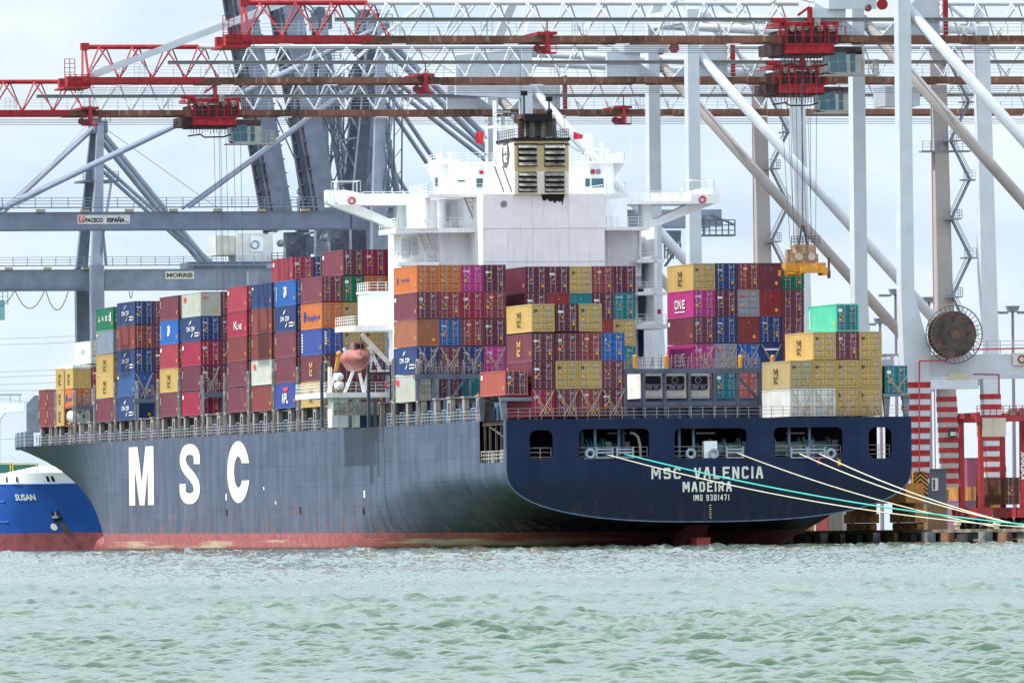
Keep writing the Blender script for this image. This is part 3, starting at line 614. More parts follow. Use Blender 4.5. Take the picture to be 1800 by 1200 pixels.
# wheelhouse
wh=MB()
i0,i1=11.6,31.8; z0,z1=zb,43.1
wh.box((i0+.6,83,z0),(i1-.6,91,z1)); 
wh.add([(i1-.6,84,41),(i1+.9,84,z1),(i1-.6,84,z1),(i1-.6,91,41),(i1+.9,91,z1),(i1-.6,91,z1)],[(0,1,2),(3,5,4),(0,3,4,1),(1,4,5,2)])
wh.add([(i0+.6,84,41),(i0-.4,84,z1),(i0+.6,84,z1),(i0+.6,91,41),(i0-.4,91,z1),(i0+.6,91,z1)],[(0,2,1),(3,4,5),(0,1,4,3),(1,2,5,4)])
wh.box((i0-.5,82.6,z1),(i1+1,91.5,z1+.22)); whs=wh.build('wheelhouse',WHITE,ship)
for u0,u1,v0,v1 in((805,817,317,326),(838,849,314,330),(1029,1037,314,330),(1040,1061,314,330)):
    m=MB(); bxuv(m,u0,u1,v0,v1,82.9,82.95); m.build('window',GLASS,whs)
m=MB(); bxuv(m,766,770,312,328,83.5,84.2); m.build('window',GLASS,whs)
for u0,u1,v0,v1,mm in((844,850,300,306,FLAGR),(1039,1046,298,306,mat('firebox_red',(150,40,50))),(1049,1056,298,306,mat('box_grey',(120,120,125)))):
    m=MB(); bxuv(m,u0,u1,v0,v1,82.6,82.9); m.build('nav_light_box',mm,whs)
m=MB(); z=z1+.22
m.rail([(i0,82.8,z),(i1+.6,82.8,z),(i1+.6,91,z)],1.0,1.4,.03); m.rail([(i0,82.8,z),(i0,91,z)],1.0,1.4,.03); m.build('roof_rail',mat('rail_white',(225,226,224)),whs)
m=MB()
for u,v,h in((791,268,0),(773,270,0),(1058,252,0),(1067,262,0)):
    i,zt=PL(u,v,86); m.cut(); m.tube((i,86,z),(i,86,zt),.14,8,.08); m.tube((i,86,zt-.3),(i,86,zt),.25,8)
i,zt=PL(1052,262,86); m.beam((i-.6,86,zt),(i+.6,86,zt),.15)
i,zt=PL(1064,228,86); m.cut(); m.beam((i,86,z),(i,86,zt-2),.05)
i,zt=PL(1108,232,86); m.cut(); m.beam((i,86,zb),(i,86,zt),.05)
i,zt=PL(776,243,86); m.cut(); m.beam((i,86,z),(i,86,zt),.04)
m.build('antenna_masts',WHITE,whs)
m=MB(); m.box((10.8,82,43.2),(13.2,86,43.5)); m.build('antenna_platform',WHITE,whs)
m=MB(); bxuv(m,793,836,320,341,78,82); m.build('deck_locker',WHITE,ship)
# funnel
fu=MB(); fi=bxuv(fu,904,1000,301,341,60.4,69); fl=fu.build('funnel_base',mat('funnel_ivory',(232,228,212),.6,var=.05,streak=.4,streakcol=(120,100,70)),ship)
fu=MB(); fi=bxuv(fu,904,1000,243,301,60.4,69); funnel=fu.build('funnel',mat('funnel_cream',(200,182,136),.6,var=.06,streak=.5,streakcol=(90,75,55)),ship)
# funnel port cheek is white
m=MB(); m.box((fi[0]-.04,60.5,fi[2]),(fi[0],68.9,fi[3]-.5)); m.build('funnel_side_panel',WHITE,funnel)
m=MB(); zt=fi[3]; m.box((fi[0]-.15,60.25,zt-.3),(fi[1]+.15,69.2,zt+.05)); m.box((fi[0]-.1,60.3,zt-.75),(fi[1]+.1,60.4,zt-.6)); m.build('funnel_top_rim',BLACK,funnel)
m=MB(); m.rail([(fi[0],69,zt),(fi[0],60.5,zt),(fi[1],60.5,zt),(fi[1],69,zt)],1.0,.9,.03); m.build('funnel_rail',mat('soot_grey',(52,54,60)),funnel)
soot=mat('sooty_white',(158,152,140),.7,var=.5,scale=1.1,streak=1,streakcol=(30,28,32))
for u0,u1,v0,v1,par in((911,944,252,293,funnel),(957,993,252,293,funnel),(911.5,944,302,338,fl),(957.5,992.5,302,338,fl)):
    m=MB(); a=bxuv(m,u0,u1,v0,v1,60.32,60.4); o=m.build('louvre_opening',BLACK,par)
    m=MB(); n=4; dz=(a[3]-a[2])/n
    for k in range(n):
        z=a[2]+dz*k+.16; m.add([(a[0],60.0,z),(a[1],60.0,z),(a[1],60.32,z+dz*.5),(a[0],60.32,z+dz*.5)],[(0,1,2,3)]); m.add([(a[0],60.0,z-.06),(a[1],60.0,z-.06),(a[1],60.0,z),(a[0],60.0,z)],[(0,1,2,3)])
    m.build('louvre_blades',soot,o)
# emblem: dark oval with the company monogram
Lc=64.6; zc=(fi[2]+fi[3])/2+.15; m=MB(); n=28
m.add([(fi[0]-.08,Lc+2.0*math.cos(2*math.pi*k/n),zc+1.5*math.sin(2*math.pi*k/n)) for k in range(n)],[tuple(range(n))]); em=m.build('company_emblem',mat('emblem_grey',(70,72,76)),funnel)
m=MB(); put_text(m,'M',.95,1.7,lambda x,y:(fi[0]-.1,Lc+.85-x,zc+.12+y),.09); put_text(m,'SC',.8,1.7,lambda x,y:(fi[0]-.1,Lc+.85-x,zc-.85+y),.09); m.build('monogram',mat('emblem_ivory',(224,220,200)),em)
# exhausts
def exh(u0,u1,v0,L,mm,par=funnel):
    i0,z1=PL(u0,v0,L); i1,_=PL(u1,v0,L); r=(i1-i0)/2; m=MB(); m.tube(((i0+i1)/2,L,zt-.1),((i0+i1)/2,L,z1-.3),r,12); m.tube(((i0+i1)/2,L,z1-.3),((i0+i1)/2,L+.6,z1+.2),r,12); m.build('exhaust_pipe',mm,par)
sooty=mat('soot_streaked',(120,116,110),.75,var=.3,streak=1,streakcol=(26,26,30))
for u0,u1,v0 in((910,921,208),(931,940,207),(950,959,207),(968,978,208)): exh(u0,u1,v0,63,mat('rusty_pipe',(92,56,52),.8,var=.3) if u0==910 else sooty)
m=MB(); a=bxuv(m,924,969,202,240,64,67.5); m.build('exhaust_casing',sooty,funnel)
m=MB(); bxuv(m,922,971,200,213,62.2,67.6); m.build('exhaust_hood',BLACK,funnel)
m=MB()
for u,vt in((921,162),(965,172)): i,zz=PL(u,vt,66); m.cut(); m.beam((i,66,zt),(i,66,zz),.16); m.box((i-.35,65.8,zz-.4),(i+.35,66.2,zz+.1))
i,zz=PL(966,196,66); m.ball((i,66,zz),.35); m.build('mast_lamp',BLACK,funnel)
# radar mast
m=MB(); i0,zt2=PL(868,224,78); i1,_=PL(877,224,78)
m.box((i0,78,39),(i0+.35,78.4,zt2+3)); m.box((i0+.9,78,39),(i0+1.2,78.4,zt2+1)); m.box((i0+1.25,78.4,39),(i0+2.6,80,zt2))
for k in range(16): m.beam((i0+.1,78.1,39.5+k*.6),(i0+1.1,78.1,39.5+k*.6),.1)
m.box((i0-.4,77.5,zt2),(i0+4.4,81,zt2+.15)); m.build('radar_mast',WHITE,ship)
m=MB()
for u,v in((854,214),(853,242),(853,272),(882,197),(902,204),(992,206)):
    i,zz=PL(u,v,78); m.beam((i,78,zz),(i0+.2,78.2,zz-.3),.08) if u<860 else m.beam((i,78,zz),(i,78,zt2),.07); m.box((i-.15,77.9,zz-.15),(i+.15,78.2,zz+.2))
i,zz=PL(885,198,78); m.beam((i,78,zz-.4),(i,78,zt2),.25); m.box((i-.7,77.9,zz),(i+.8,78.1,zz+.18)); m.rail([(i0,78,zt2+.15),(i0+2.6,78,zt2+.15)],1.5,1,.03); m.build('mast_equipment',mat('mast_equipment_grey',(150,152,155)),ship)
# satellite dome
i,zz=PL(1033,247,84); m=MB(); m.ball((i,84,zz),.68,.68,.78,16,10); m.tube((i,84,zz-.75),(i,84,zz),.66,16); m.build('satellite_dome',WHITE,ship,smooth=True)
m=MB(); m.tube((i,84,43.2),(i,84,zz-.7),.12,8)
for a in(-.8,.8): m.beam((i+a,84.3,43.2),(i,84,zz-.8),.07)
m.build('dome_mast',WHITE,ship)
# ---- lifeboat station (port)
ls=MB(); a=bxuv(ls,648,692,515,575,80,86); st=ls.build('deckhouse',WHITE,ship)
m=MB(); i0,z=PL(648,515,80); i1,_=PL(692,515,80); m.box((i0-.2,79.5,z),(i1+2,86,z+.2)); m.rail([(i0,86,z+.2),(i0,79.6,z+.2),(i1,79.6,z+.2)],1.0,1,.03); m.build('deckhouse_roof',WHITE,st)
m=MB(); i0,z=PL(620,572,76); i1,_=PL(691,572,76); m.box((i0,75,z-.55),(i1+2,86,z)); o=m.build('boat_deck',WHITE,ship)
m=MB(); m.rail([(i0+.1,86,z),(i0+.1,75.1,z),(i1,75.1,z)],1.05,1.1,.03); m.build('boat_deck_rail',mat('rail_white',(225,226,224)),o)
m=MB(); a=PL(636,588,74); b=PL(690,645,74); m.beam((a[0],74,a[1]),(b[0],74,b[1]),.45); b2=PL(690,632,74); m.beam((b[0]-2.5,74,b[1]-.5),(b[0]+1,74,b[1]-.5),.35); m.build('support_brace',mat('brace_grey',(188,184,176),streak=.6),o)
m=MB(); i0,z=PL(569,690,68); i1,_=PL(692,690,68); m.box((i0,67,z-.55),(i1,84,z)); lo=m.build('embarkation_deck',WHITE,ship)
m=MB(); m.rail([(i0+.1,84,z),(i0+.1,67.1,z),(i1,67.1,z)],1.1,1.1,.03); m.build('embarkation_rail',mat('rail_white',(225,226,224)),lo)
m=MB(); zlo=z
for u0,u1 in((583,595),(596,612),(625,632)): a=PL(u0,700,68); b=PL(u1,700,68); m.cut(); m.box((a[0],68,13.5),(b[0],70,zlo-.5))
m.build('deck_column',WHITE,lo)
m=MB()
for u0,v0,u1,v1,ww in((590,655,577,690,.3),(580,645,580,690,.4),(622,650,606,690,.3),(632,655,640,690,.3),(655,620,640,690,.35),(613,628,604,612,.3),(648,610,670,655,.35)):
    a=PL(u0,v0,70); b=PL(u1,v1,70); m.cut(); m.beam((a[0],70,a[1]),(b[0],70,b[1]),ww)
m.build('davit',WHITE,lo)
m=MB(); a=PL(596,622,69); b=PL(590,652,69); m.beam((a[0],69,a[1]),(b[0],69,b[1]),.35); m.ball((a[0],69,a[1]),.35); m.build('davit_arm',YEL,lo)
m=MB(); z=13.4; 
a=PL(583,706,66); m.box((a[0],65,14.8),(a[0]+7,66,16.2)); m.rail([(a[0],64.9,14.8),(a[0]+7,64.9,14.8)],1.4,.5,.05); m.build('gangway_stowage',mat('gangway_alu',(165,165,158),streak=.5,var=.3,scale=2),ship)
for u,v in((596,662),(597,677)): 
    i,zz=PL(u,v,66.5); m=MB(); m.tube((i,66,zz),(i,67.6,zz),.42,12); m.ball((i,66,zz),.42,.2,.42,12,6); m.build('life_raft',WHITE,lo)
m=MB(); i,zz=PL(637,677,66.6); m.ring((PL(682,677,66.6)[0],66.6,zz),(0,1,0),.32,.09,16,6); m.build('lifebuoy',mat('lifebuoy_red',(190,70,60)),lo)
# clutter frames beneath
m=MB()
for u,v0,v1 in((648,640,735),(688,640,735),(566,640,735),(660,700,740)): m.cut(); i,z1=PL(u,v0,62); m.box((i-.15,62,13.4),(i+.15,62.5,z1))
a=PL(648,655,62); b=PL(690,655,62); m.box((a[0],62,a[1]-.25),(b[0],62.5,a[1]+.1)); m.rail([(a[0],62,a[1]),(b[0],62,a[1])],1.1,1,.03)
m.build('pipe_frame',mat('dark_frame',(70,74,84),.7,var=.3),ship)
# lifeboat hangs in its davits
i,z=PL(624,634,71); lb=thing('lifeboat','faded orange enclosed lifeboat hanging in white davits beside the bridge house','lifeboat',(i,71,z-1.3))
m=MB(); n=20; K=12; vs=[];fs=[]
for a in range(K+1):
    t=a/K; x=-1+2*t; r=(1-abs(x)**3.2)**.5
    for k in range(n):
        w=2*math.pi*k/n; yy=math.cos(w); zz=math.sin(w); sc=1.0 if zz>0 else .95
        vs.append((1.45*r*yy*(1 if zz>-.2 else .8), x*3.6, 1.35+1.3*r*zz*sc+.12*x*x))
for a in range(K):
    for k in range(n): fs.append((a*n+k,a*n+(k+1)%n,(a+1)*n+(k+1)%n,(a+1)*n+k))
m.add(vs,fs); m.build('boat_hull',LIFEB,lb,smooth=True)
m=MB(); m.box((-.6,-2.4,2.3),(.7,-.4,3.3)); c=m.build('conning_cabin',LIFEB,lb); m=MB(); m.box((-.62,-2.3,2.6),(-.6,-.6,3.1)); m.box((-.4,-2.42,2.6),(.5,-2.4,3.1)); m.build('window',GLASSD,c)
m=MB(); m.ring((0,0,1.2),(0,0,1),.01,.01,4,3)
for a in range(K):
    pass
m.box((-1.5,-2.4,1.2),(-1.42,2.4,1.32)); m.build('rubbing_strake',mat('strake_brown',(150,70,60)),lb)
m=MB(); m.tube((0,3.3,1.3),(0,3.3,4.0),.05,5); m.tube((0,-3.3,1.3),(0,-3.3,4.0),.05,5); m.build('fall_wire',WIRE,lb)
# raised container posts at the quarters
m=MB()
for u0,u1,v in((884,888,735),(941,947,735)): m.cut(); a=PL(u0,695,.4); b=PL(u1,695,.4); m.frustum((a[0]+.15,1,13.4),(a[0]+.15,1,a[1]-.15),.35,.5,.8,.6); m.frustum((a[0]+.15,11.5,13.4),(a[0]+.15,11.5,a[1]-.15),.35,.5,.8,.6)
m.cut(); a=PL(885,696,.4); b=PL(948,696,.4); m.box((a[0]-.2,.5,a[1]-.5),(b[0],1.2,a[1]-.12)); m.box((a[0]-.2,11.2,a[1]-.5),(b[0],11.8,a[1]-.12)); m.build('container_stand',mat('stand_grey',(110,118,130),streak=.4),ship)
m=MB()
for u in(1557,1591): m.cut(); a=PL(u,690,.6); m.frustum((a[0]+.15,1,13.4),(a[0]+.15,1,a[1]-.1),.4,.5,.8,.6)
m.cut(); a=PL(1552,691,.6); b=PL(1598,691,.6); m.box((a[0],.5,a[1]-.35),(b[0],1.2,a[1]-.06)); m.build('container_stand',mat('stand_grey',(110,118,130)),ship)
# lashing bridges
LBM=mat('lashing_bridge_paint',(88,96,110),.65,var=.2,streak=.5,streakcol=(110,75,55))
def lashing_bridge(L,us,vtop,vbot,vmid=None,rods=True,pw=.3,clutter=True):
    m=MB(); ii=[PL(u,vtop,L)[0] for u in us]; zt=PL(us[0],vtop,L)[1]; zb_=PL(us[0],vbot,L)[1]
    for i in ii: m.box((i-pw/2,L,zb_),(i+pw/2,L+.7,zt+.0))
    m.box((ii[0]-pw,L-.05,zt-.55),(ii[-1]+pw,L+.9,zt-.02))
    if vmid: zm=PL(us[0],vmid,L)[1]; m.box((ii[0],L+.1,zm-.5),(ii[-1],L+.8,zm))
    o=m.build('lashing_bridge',LBM,ship)
    r=MB(); r.rail([(ii[0],L+.05,zt),(ii[-1],L+.05,zt)],1.1,1.0,.03); r.build('bridge_rail',mat('rail_rust',(128,110,112)),o)
    if clutter:
        r=MB(); rr_=random.Random(int(L*7)); x=ii[0]
        while x<ii[-1]: h=rr_.uniform(.8,1.7); r.beam((x,L+.4,zt),(x+rr_.uniform(-.3,.3),L+.5,zt+h),.07); x+=rr_.uniform(.15,.5)
        r.build('stowed_rods',STEEL,o)
    return o
lashing_bridge(15,[1100,1131.5,1169,1212,1256,1297,1336],648,732,706); 
lashing_bridge(42,[734,762,789,826,849],657,704,None)
lashing_bridge(211,[240,274],700,738); lashing_bridge(168,[356,392],690,728); lashing_bridge(255.5,[133,165],712,748)
m=MB(); 
for u0,v0,u1,v1 in((1300,665,1336,705),): a=PL(u0,v0,15.5); b=PL(u1,v1,15.5); m.beam((a[0],15.5,a[1]),(b[0],15.5,b[1]),.25)
a=PL(793,700,42.3); b=PL(815,668,42.3); m.beam((a[0],42.3,a[1]),(b[0],42.3,b[1]),.25); m.build('diagonal_strut',LBM,ship)
m=MB()
for u in(1116,1171,1301,1358):
    i,z=PL(u,627,15); m.cut(); m.tube((i,15,z-1.2),(i,15,z),.22,8); m.ball((i,15,z),.22)
m.build('yellow_bin',YEL,ship)
# low hatch covers / dark stowage between stern bay and bridge
m=MB(); m.box((11.5,15.9,13.4),(29,16.6,15.2)); m.cut(); m.box((1,17,13.4),(42.5,31,15.4)); m.cut(); m.box((1,32,13.4),(42.5,56,15.9)); m.build('hatch_cover',mat('hatch_blue_grey',(52,68,92),.6,var=.2),ship)
m=MB()
for k in range(14): m.cut(); m.box((3,98+13.4*k,13.4),(40,98+13.4*k+12.4,16.0+TRIM*(98+13.4*k)))
m.build('hatch_cover',mat('hatch_blue_grey',(52,68,92)),ship)
for L in(56.3,43.5,95,109.5,124,139,153.6,168,183,197,211.5,226.5,241,255.8,269.5):
    m=MB(); zb_=13.4+TRIM*L; hh=8.2 if L>50 and L<250 else 7.6
    if L==43.5: hh=7.9
    for q in(-.5,.3): m.box((-.12,L+q,zb_),(.12,L+q+.2,zb_+hh*.88))
    for zq in(.3,.6,.87): m.box((-.12,L-.3,zb_+hh*zq),(.17,L+.3,zb_+hh*zq+.25))
    m.build('lashing_post',mat('post_steel',(150,144,142),.7,var=.25,scale=1.5,streak=.5),ship)
# ================================================================== SHIPPING CONTAINERS
CW=2.438
def corr(n,length,x0,z0,z1,depth,axis):      # corrugated sheet: list of quads; axis 'y' (side at x=x0) or 'x' (end at y=x0)
    vs=[];fs=[]; p=length/n
    prof=[]
    for k in range(n):
        b=k*p; prof+=[(b,0),(b+.3*p,0),(b+.5*p,1),(b+.8*p,1)]
    prof.append((length,0))
    for a,d in prof:
        for z in(z0,z1): vs.append((x0[0]+(d*depth if axis=='y' else a), x0[1]+(a if axis=='y' else d*depth), z))
    for k in range(len(prof)-1): fs.append((2*k,2*k+2,2*k+3,2*k+1))
    return vs,fs
def body_mesh(Lc,H,front):
    m=MB(); P=.14
    for x in(0,CW-P):
        for y in(0,Lc-P): m.box((x,y,0),(x+P,y+P,H))
    for x in(0,CW-.1): m.box((x,P,0),(x+.1,Lc-P,.16)); m.box((x,P,H-.12),(x+.1,Lc-P,H))
    for y in(0,Lc-.1): m.box((P,y,0),(CW-P,y+.1,.16)); m.box((P,y,H-.14),(CW-P,y+.1,H))
    n=int(Lc/.42)
    v,f=corr(n,Lc-2*P,(.02,P),.16,H-.12,.05,'y'); m.add(v,f)
    v,f=corr(n,Lc-2*P,(CW-.02,P),.16,H-.12,-.05,'y'); m.add(v,f)
    v,f=corr(8,CW-2*P,(P,Lc-.03),.16,H-.14,-.05,'x'); m.add(v,f)
    if front: v,f=corr(9,CW-2*P,(P,.03),.16,H-.14,.06,'x'); m.add(v,f)
    m.add([(.1,.1,H-.05),(CW-.1,.1,H-.05),(CW-.1,Lc-.1,H-.05),(.1,Lc-.1,H-.05)],[(0,1,2,3)])
    m.add([(.1,.1,.1),(CW-.1,.1,.1),(CW-.1,Lc-.1,.1),(.1,Lc-.1,.1)],[(0,3,2,1)])
    return m.mesh('container_body',WHITE)
def door_mesh(H):
    m=MB(); w=CW/2-.14-.01; m.box((0,.05,.17),(w,.09,H-.15))
    nb=4; hh=(H-.32)/nb
    for k in range(nb):
        z=.17+hh*k
        m.add([(.06,.05,z+.07),(w-.06,.05,z+.07),(w-.06,.0,z+.14),(.06,.0,z+.14),(.06,.0,z+hh-.14),(w-.06,.0,z+hh-.14),(w-.06,.05,z+hh-.07),(.06,.05,z+hh-.07)],[(0,1,2,3),(3,2,5,4),(4,5,6,7),(0,3,4,7),(1,6,5,2)])
    return m.mesh('door',WHITE)
def rods_mesh(H):
    m=MB()
    for x in(.36,.86,CW-.86,CW-.36):
        m.tube((x,-.04,.1),(x,-.04,H-.08),.03,6)
        for z in(.2,H*.36,H*.66,H-.22): m.box((x-.07,-.06,z-.04),(x+.07,.0,z+.04))
    for x in(.42,CW-.8): m.box((x,-.08,1.0),(x+.38,-.05,1.06))
    return m.mesh('lock_rods',PALEROD)
def marks_mesh(v,H,col):
    m=MB(); r=random.Random(v*13+5)
    def bar(x,z,w,h): m.box((x,-.055,z),(x+w,-.045,z+h))
    if col=='w':
        x=CW-1.02; bar(x+.12,H-.46,.42,.07); bar(x+.62,H-.46,.07,.07); bar(x+.2,H-.62,.2,.05)
        for k in range(3+v%3):
            z=H-1.1-k*.26; bar(x+.1,z,.1,.04); bar(x+.4,z,.12+r.random()*.14,.04)
        bar(.25+r.random()*.2,H-1.2,.1,.11)
        if v%2: bar(.5,1.35,.09,.1)
        if v%3==0: bar(CW-.6,1.0,.14,.16)
    else:
        m.add([(.6,-.06,1.45),(.84,-.06,1.45),(.72,-.06,1.68)],[(0,1,2)])
        if v%3!=1: m.box((CW-.66,-.07,.66),(CW-.42,-.06,.9))
        else: m.box((.25,-.07,1.15),(.58,-.06,1.32))
    return m.mesh('door_markings' if col=='w' else 'warning_stickers',mat('marking_grey',(196,190,190)) if col=='w' else MARKY)
CM={}
def cm(key,fn):
    if key not in CM: CM[key]=fn()
    return CM[key]
PAL={'maroon':(122,58,72),'dark maroon':(108,46,66),'brown red':(140,62,58),'pink red':(176,58,76),'crimson':(164,36,68),'bright red':(156,54,60),
 'salmon':(192,90,78),'orange':(206,112,56),'orange brown':(168,102,74),'yellow':(200,164,92),'white':(222,222,212),'pale grey':(196,198,184),
 'navy':(44,66,120),'blue':(56,96,156),'bright blue':(34,98,182),'royal blue':(56,78,158),'green':(24,118,82),'teal':(34,124,130),'turquoise':(84,206,170),
 'magenta':(192,50,128),'slate grey':(134,148,164),'grey patched yellow':(186,164,112),'grey':(150,156,160),'brick red':(150,62,62),'dark brown':(104,64,48)}
def paint(c): return mat('container_'+c.replace(' ','_'),tuple(.94*(.9*x+.1*sum(PAL[c])/3) for x in PAL[c]),.5,var=.07,scale=.5,streak=.4,streakcol=(128,104,96),objrand=.1,spec=.22)
# kind: colour, corrugated end?, side mark, end mark, words
K={'m':('maroon',0,'v','',''),'dm':('dark maroon',0,'v','',''),'mt':('dark maroon',0,'v','tex','lettered tex'),'mg':('dark maroon',0,'q','dot','with green dot'),'mb':('maroon',0,'q','tag','with blue corner tag'),
 'mc':('crimson',0,'q','CAI','lettered CAI'),'pc':('pink red',0,'q','CAI','with white square'),'b':('brown red',0,'v','',''),'bf':('orange brown',1,'v','',''),'mf':('maroon',1,'v','',''),
 'rf':('bright red',1,'','',''),'bkf':('brick red',1,'','',''),'br':('brick red',0,'','tagr',''),'o':('orange',0,'','','' ),'oh':('orange',0,'hl','','lettered Hapag-Lloyd'),'ohs':('orange',0,'hls','','with blue writing'),
 'y':('yellow',0,'msc','m','lettered MSC'),'yf':('yellow',1,'msc','','lettered MSC'),'yg':('grey patched yellow',0,'msc','m','lettered MSC'),'mM':('maroon',0,'mscy','dot','lettered MSC'),
 'w':('white',0,'','',''),'ug':('white',0,'uasc','','lettered UASC'),'oc':('pale grey',1,'ooc','OOCL','lettered OOCL'),'ocd':('grey',0,'ooc','OOCL','lettered OOCL'),'ocw':('pale grey',0,'ooc','',''),
 'n':('navy',0,'cma','cma','lettered CMA CGM'),'nf':('navy',1,'cma','','lettered CMA CGM'),'np':('navy',0,'qy','cma',''),'nc':('navy',1,'','line','with white strip'),'bl':('blue',0,'cmas','cma',''),'blf':('blue',1,'qy','',''),
 'bb':('bright blue',0,'seal','','with white emblem'),'bbp':('bright blue',0,'','dotw',''),'rb':('royal blue',0,'vbig','vb','with upright letters'),'apl':('royal blue',0,'apl','','lettered APL'),
 'g':('green',0,'','tagw',''),'gu':('green',0,'uascw','','lettered UASC'),'t':('teal',0,'','tagw',''),'tf':('teal',1,'','',''),'tu':('turquoise',0,'vtu','tagw',''),'tc':('teal',0,'','CAPITAL','lettered CAPITAL'),
 'one':('magenta',0,'one','ONE','lettered ONE'),'s':('slate grey',0,'qy','',''),'kl':('crimson',0,'kl','','lettered K LINE'),'sal':('salmon',0,'q','tag',''),'gd':('grey',0,'','',''),'or':('salmon',0,'','','')}
TEAL_END=PAL['teal']
def side_art(art,H,Lc):
    """returns list of (name, MB, material) drawn on the port side; s = image-left to right 0..1"""
    r=[]; F=lambda x0,z0:(lambda x,y:(-.03,Lc-x0-x,z0+y))
    W=Lc
    def t(body,cx,z,w,h,mm,name='lettering',bold=.04):
        m=MB(); (block_text(m,body,h,w,F(cx*W-w/2,z),.22,(-.002,0,0)) if all(c in GL for c in body) else put_text(m,body,h,w,F(cx*W-w/2,z),bold)); r.append((name,m,mm))
    def bars(x,z0,n,dz,w,h,mm,name='side_marking'):
        m=MB()
        for k in range(n): m.box((-.03,Lc-x,z0-k*dz),(-.01,Lc-x-w,z0-k*dz-h))
        r.append((name,m,mm))
    if art in('msc','mscy'):
        mm=MARKY if art=='mscy' else BLACK
        if art=='mscy': mm=mat('letter_gold',(216,178,92))
        t('M',.49,H*.46,1.7,H*.28,mm,bold=.07); t('SC',.49,H*.2,1.7,H*.24,mm,bold=.06)
    elif art in('cma','cmas'):
        if art=='cma':
            t('CMA CGM',.5,H*.42,W*.44,H*.19,MARK,bold=.05)
            m=MB(); 
            pts=[(.40,.68),(.44,.80),(.52,.88),(.50,.80),(.46,.72)]; m.add([(-.03,Lc-x*W,z*H) for x,z in pts],[tuple(range(5))])
            pts=[(.60,.38),(.58,.28),(.52,.17),(.50,.20),(.55,.30)]; m.add([(-.03,Lc-x*W,z*H) for x,z in pts],[tuple(range(5))]); r.append(('swoosh_emblem',m,MARK))
            bars(W*.68,H*.36,2,.35,W*.2,.14,MARK)
        else: t('CMA CGM',.5,H*.45,W*.3,H*.12,MARK,bold=.02)
    elif art=='kl': t('K',.42,H*.28,W*.14,H*.36,MARK,bold=.08); t('LINE',.62,H*.28,W*.27,H*.22,MARK,bold=.06)
    elif art=='apl':
        t('APL',.5,H*.2,W*.3,H*.4,MARK,bold=.09); m=MB(); m.add([(-.03,Lc-x*W,z*H) for x,z in((.36,.80),(.44,.84),(.5,.79),(.57,.85),(.66,.80),(.58,.68),(.48,.66),(.42,.70))],[tuple(range(8))]); r.append(('red_emblem',m,mat('emblem_red',(220,50,60))))
    elif art=='one':
        t('ONE',.5,H*.33,W*.4,H*.34,MARK,bold=.07); bars(W*.3,H*.24,1,1,W*.38,.14,MARK)
    elif art in('hl','hls'):
        mm=mat('letter_blue',(52,60,140)); 
        if art=='hl': t('Hapag-Lloyd',.6,H*.3,W*.58,H*.26,mm,bold=.03); m=MB(); m.box((-.03,Lc-W*.15,H*.28),(-.01,Lc-W*.19,H*.7)); m.box((-.03,Lc-W*.20,H*.35),(-.01,Lc-W*.25,H*.7)); m.box((-.03,Lc-W*.15,H*.45),(-.01,Lc-W*.25,H*.55)); r.append(('side_emblem',m,mm))
        else: t('Hapag-Lloyd',.48,H*.42,W*.38,H*.14,mm,bold=.02); m=MB(); m.box((-.03,Lc-W*.15,H*.35),(-.01,Lc-W*.2,H*.6)); r.append(('side_emblem',m,mm))
    elif art in('uasc','uascw'): 
        mm=MARK if art=='uascw' else mat('letter_grey',(150,165,170))
        if art=='uascw':
            for k,ch in enumerate('UASC'): t(ch,.2+.2*k,H*.42,W*.1,H*.22,mm,bold=.06)
            bars(W*.82,H*.78,1,1,W*.05,H*.4,mm)
        else: t('UASC',.5,H*.45,W*.4,H*.2,mm,bold=.02)
    elif art=='ooc':
        m=MB(); m.box((-.03,Lc-W*.1,H*.68),(-.01,Lc-W*.22,H*.84)); m.box((-.03,Lc-W*.16,H*.62),(-.01,Lc-W*.24,H*.74)); r.append(('corner_emblem',m,mat('emblem_red2',(226,60,70))))
    elif art=='seal':
        m=MB(); m.ring((-.03,Lc-W*.5,H*.5),(1,0,0),H*.17,.09,18,4)
        for v in m.v: pass
        for k in range(3): m.box((-.03,Lc-W*.42,H*(.42+.07*k)),(-.01,Lc-W*.58,H*(.45+.07*k)))
        for k in(-1,0,1): m.box((-.03,Lc-W*(.5+k*.06)-.2,H*.68),(-.01,Lc-W*(.5+k*.06)+.2,H*(.78-abs(k)*.03)))
        r.append(('white_emblem',m,MARK)); bars(W*.06,H*.78,6,H*.1,.35,.16,MARK)
    elif art=='vbig': bars(W*.06,H*.86,7,H*.11,.6,.2,MARK)
    elif art=='vtu': bars(W*.05,H*.82,8,H*.085,.55,.17,MARK)
    elif art=='v': bars(W*.04,H*.8,4,.22,.3,.1,MARK)
    elif art=='q': bars(W*.05,H*.85,1,1,.8,.45,MARK)
    elif art=='qy': bars(W*.04,H*.88,1,1,.9,.3,mat('tag_yellow',(226,200,90)))
    if art not in('msc','one','') : bars(W*.92,H*.36,1,1,.35,.4,MARKY,'warning_sticker')
    return r
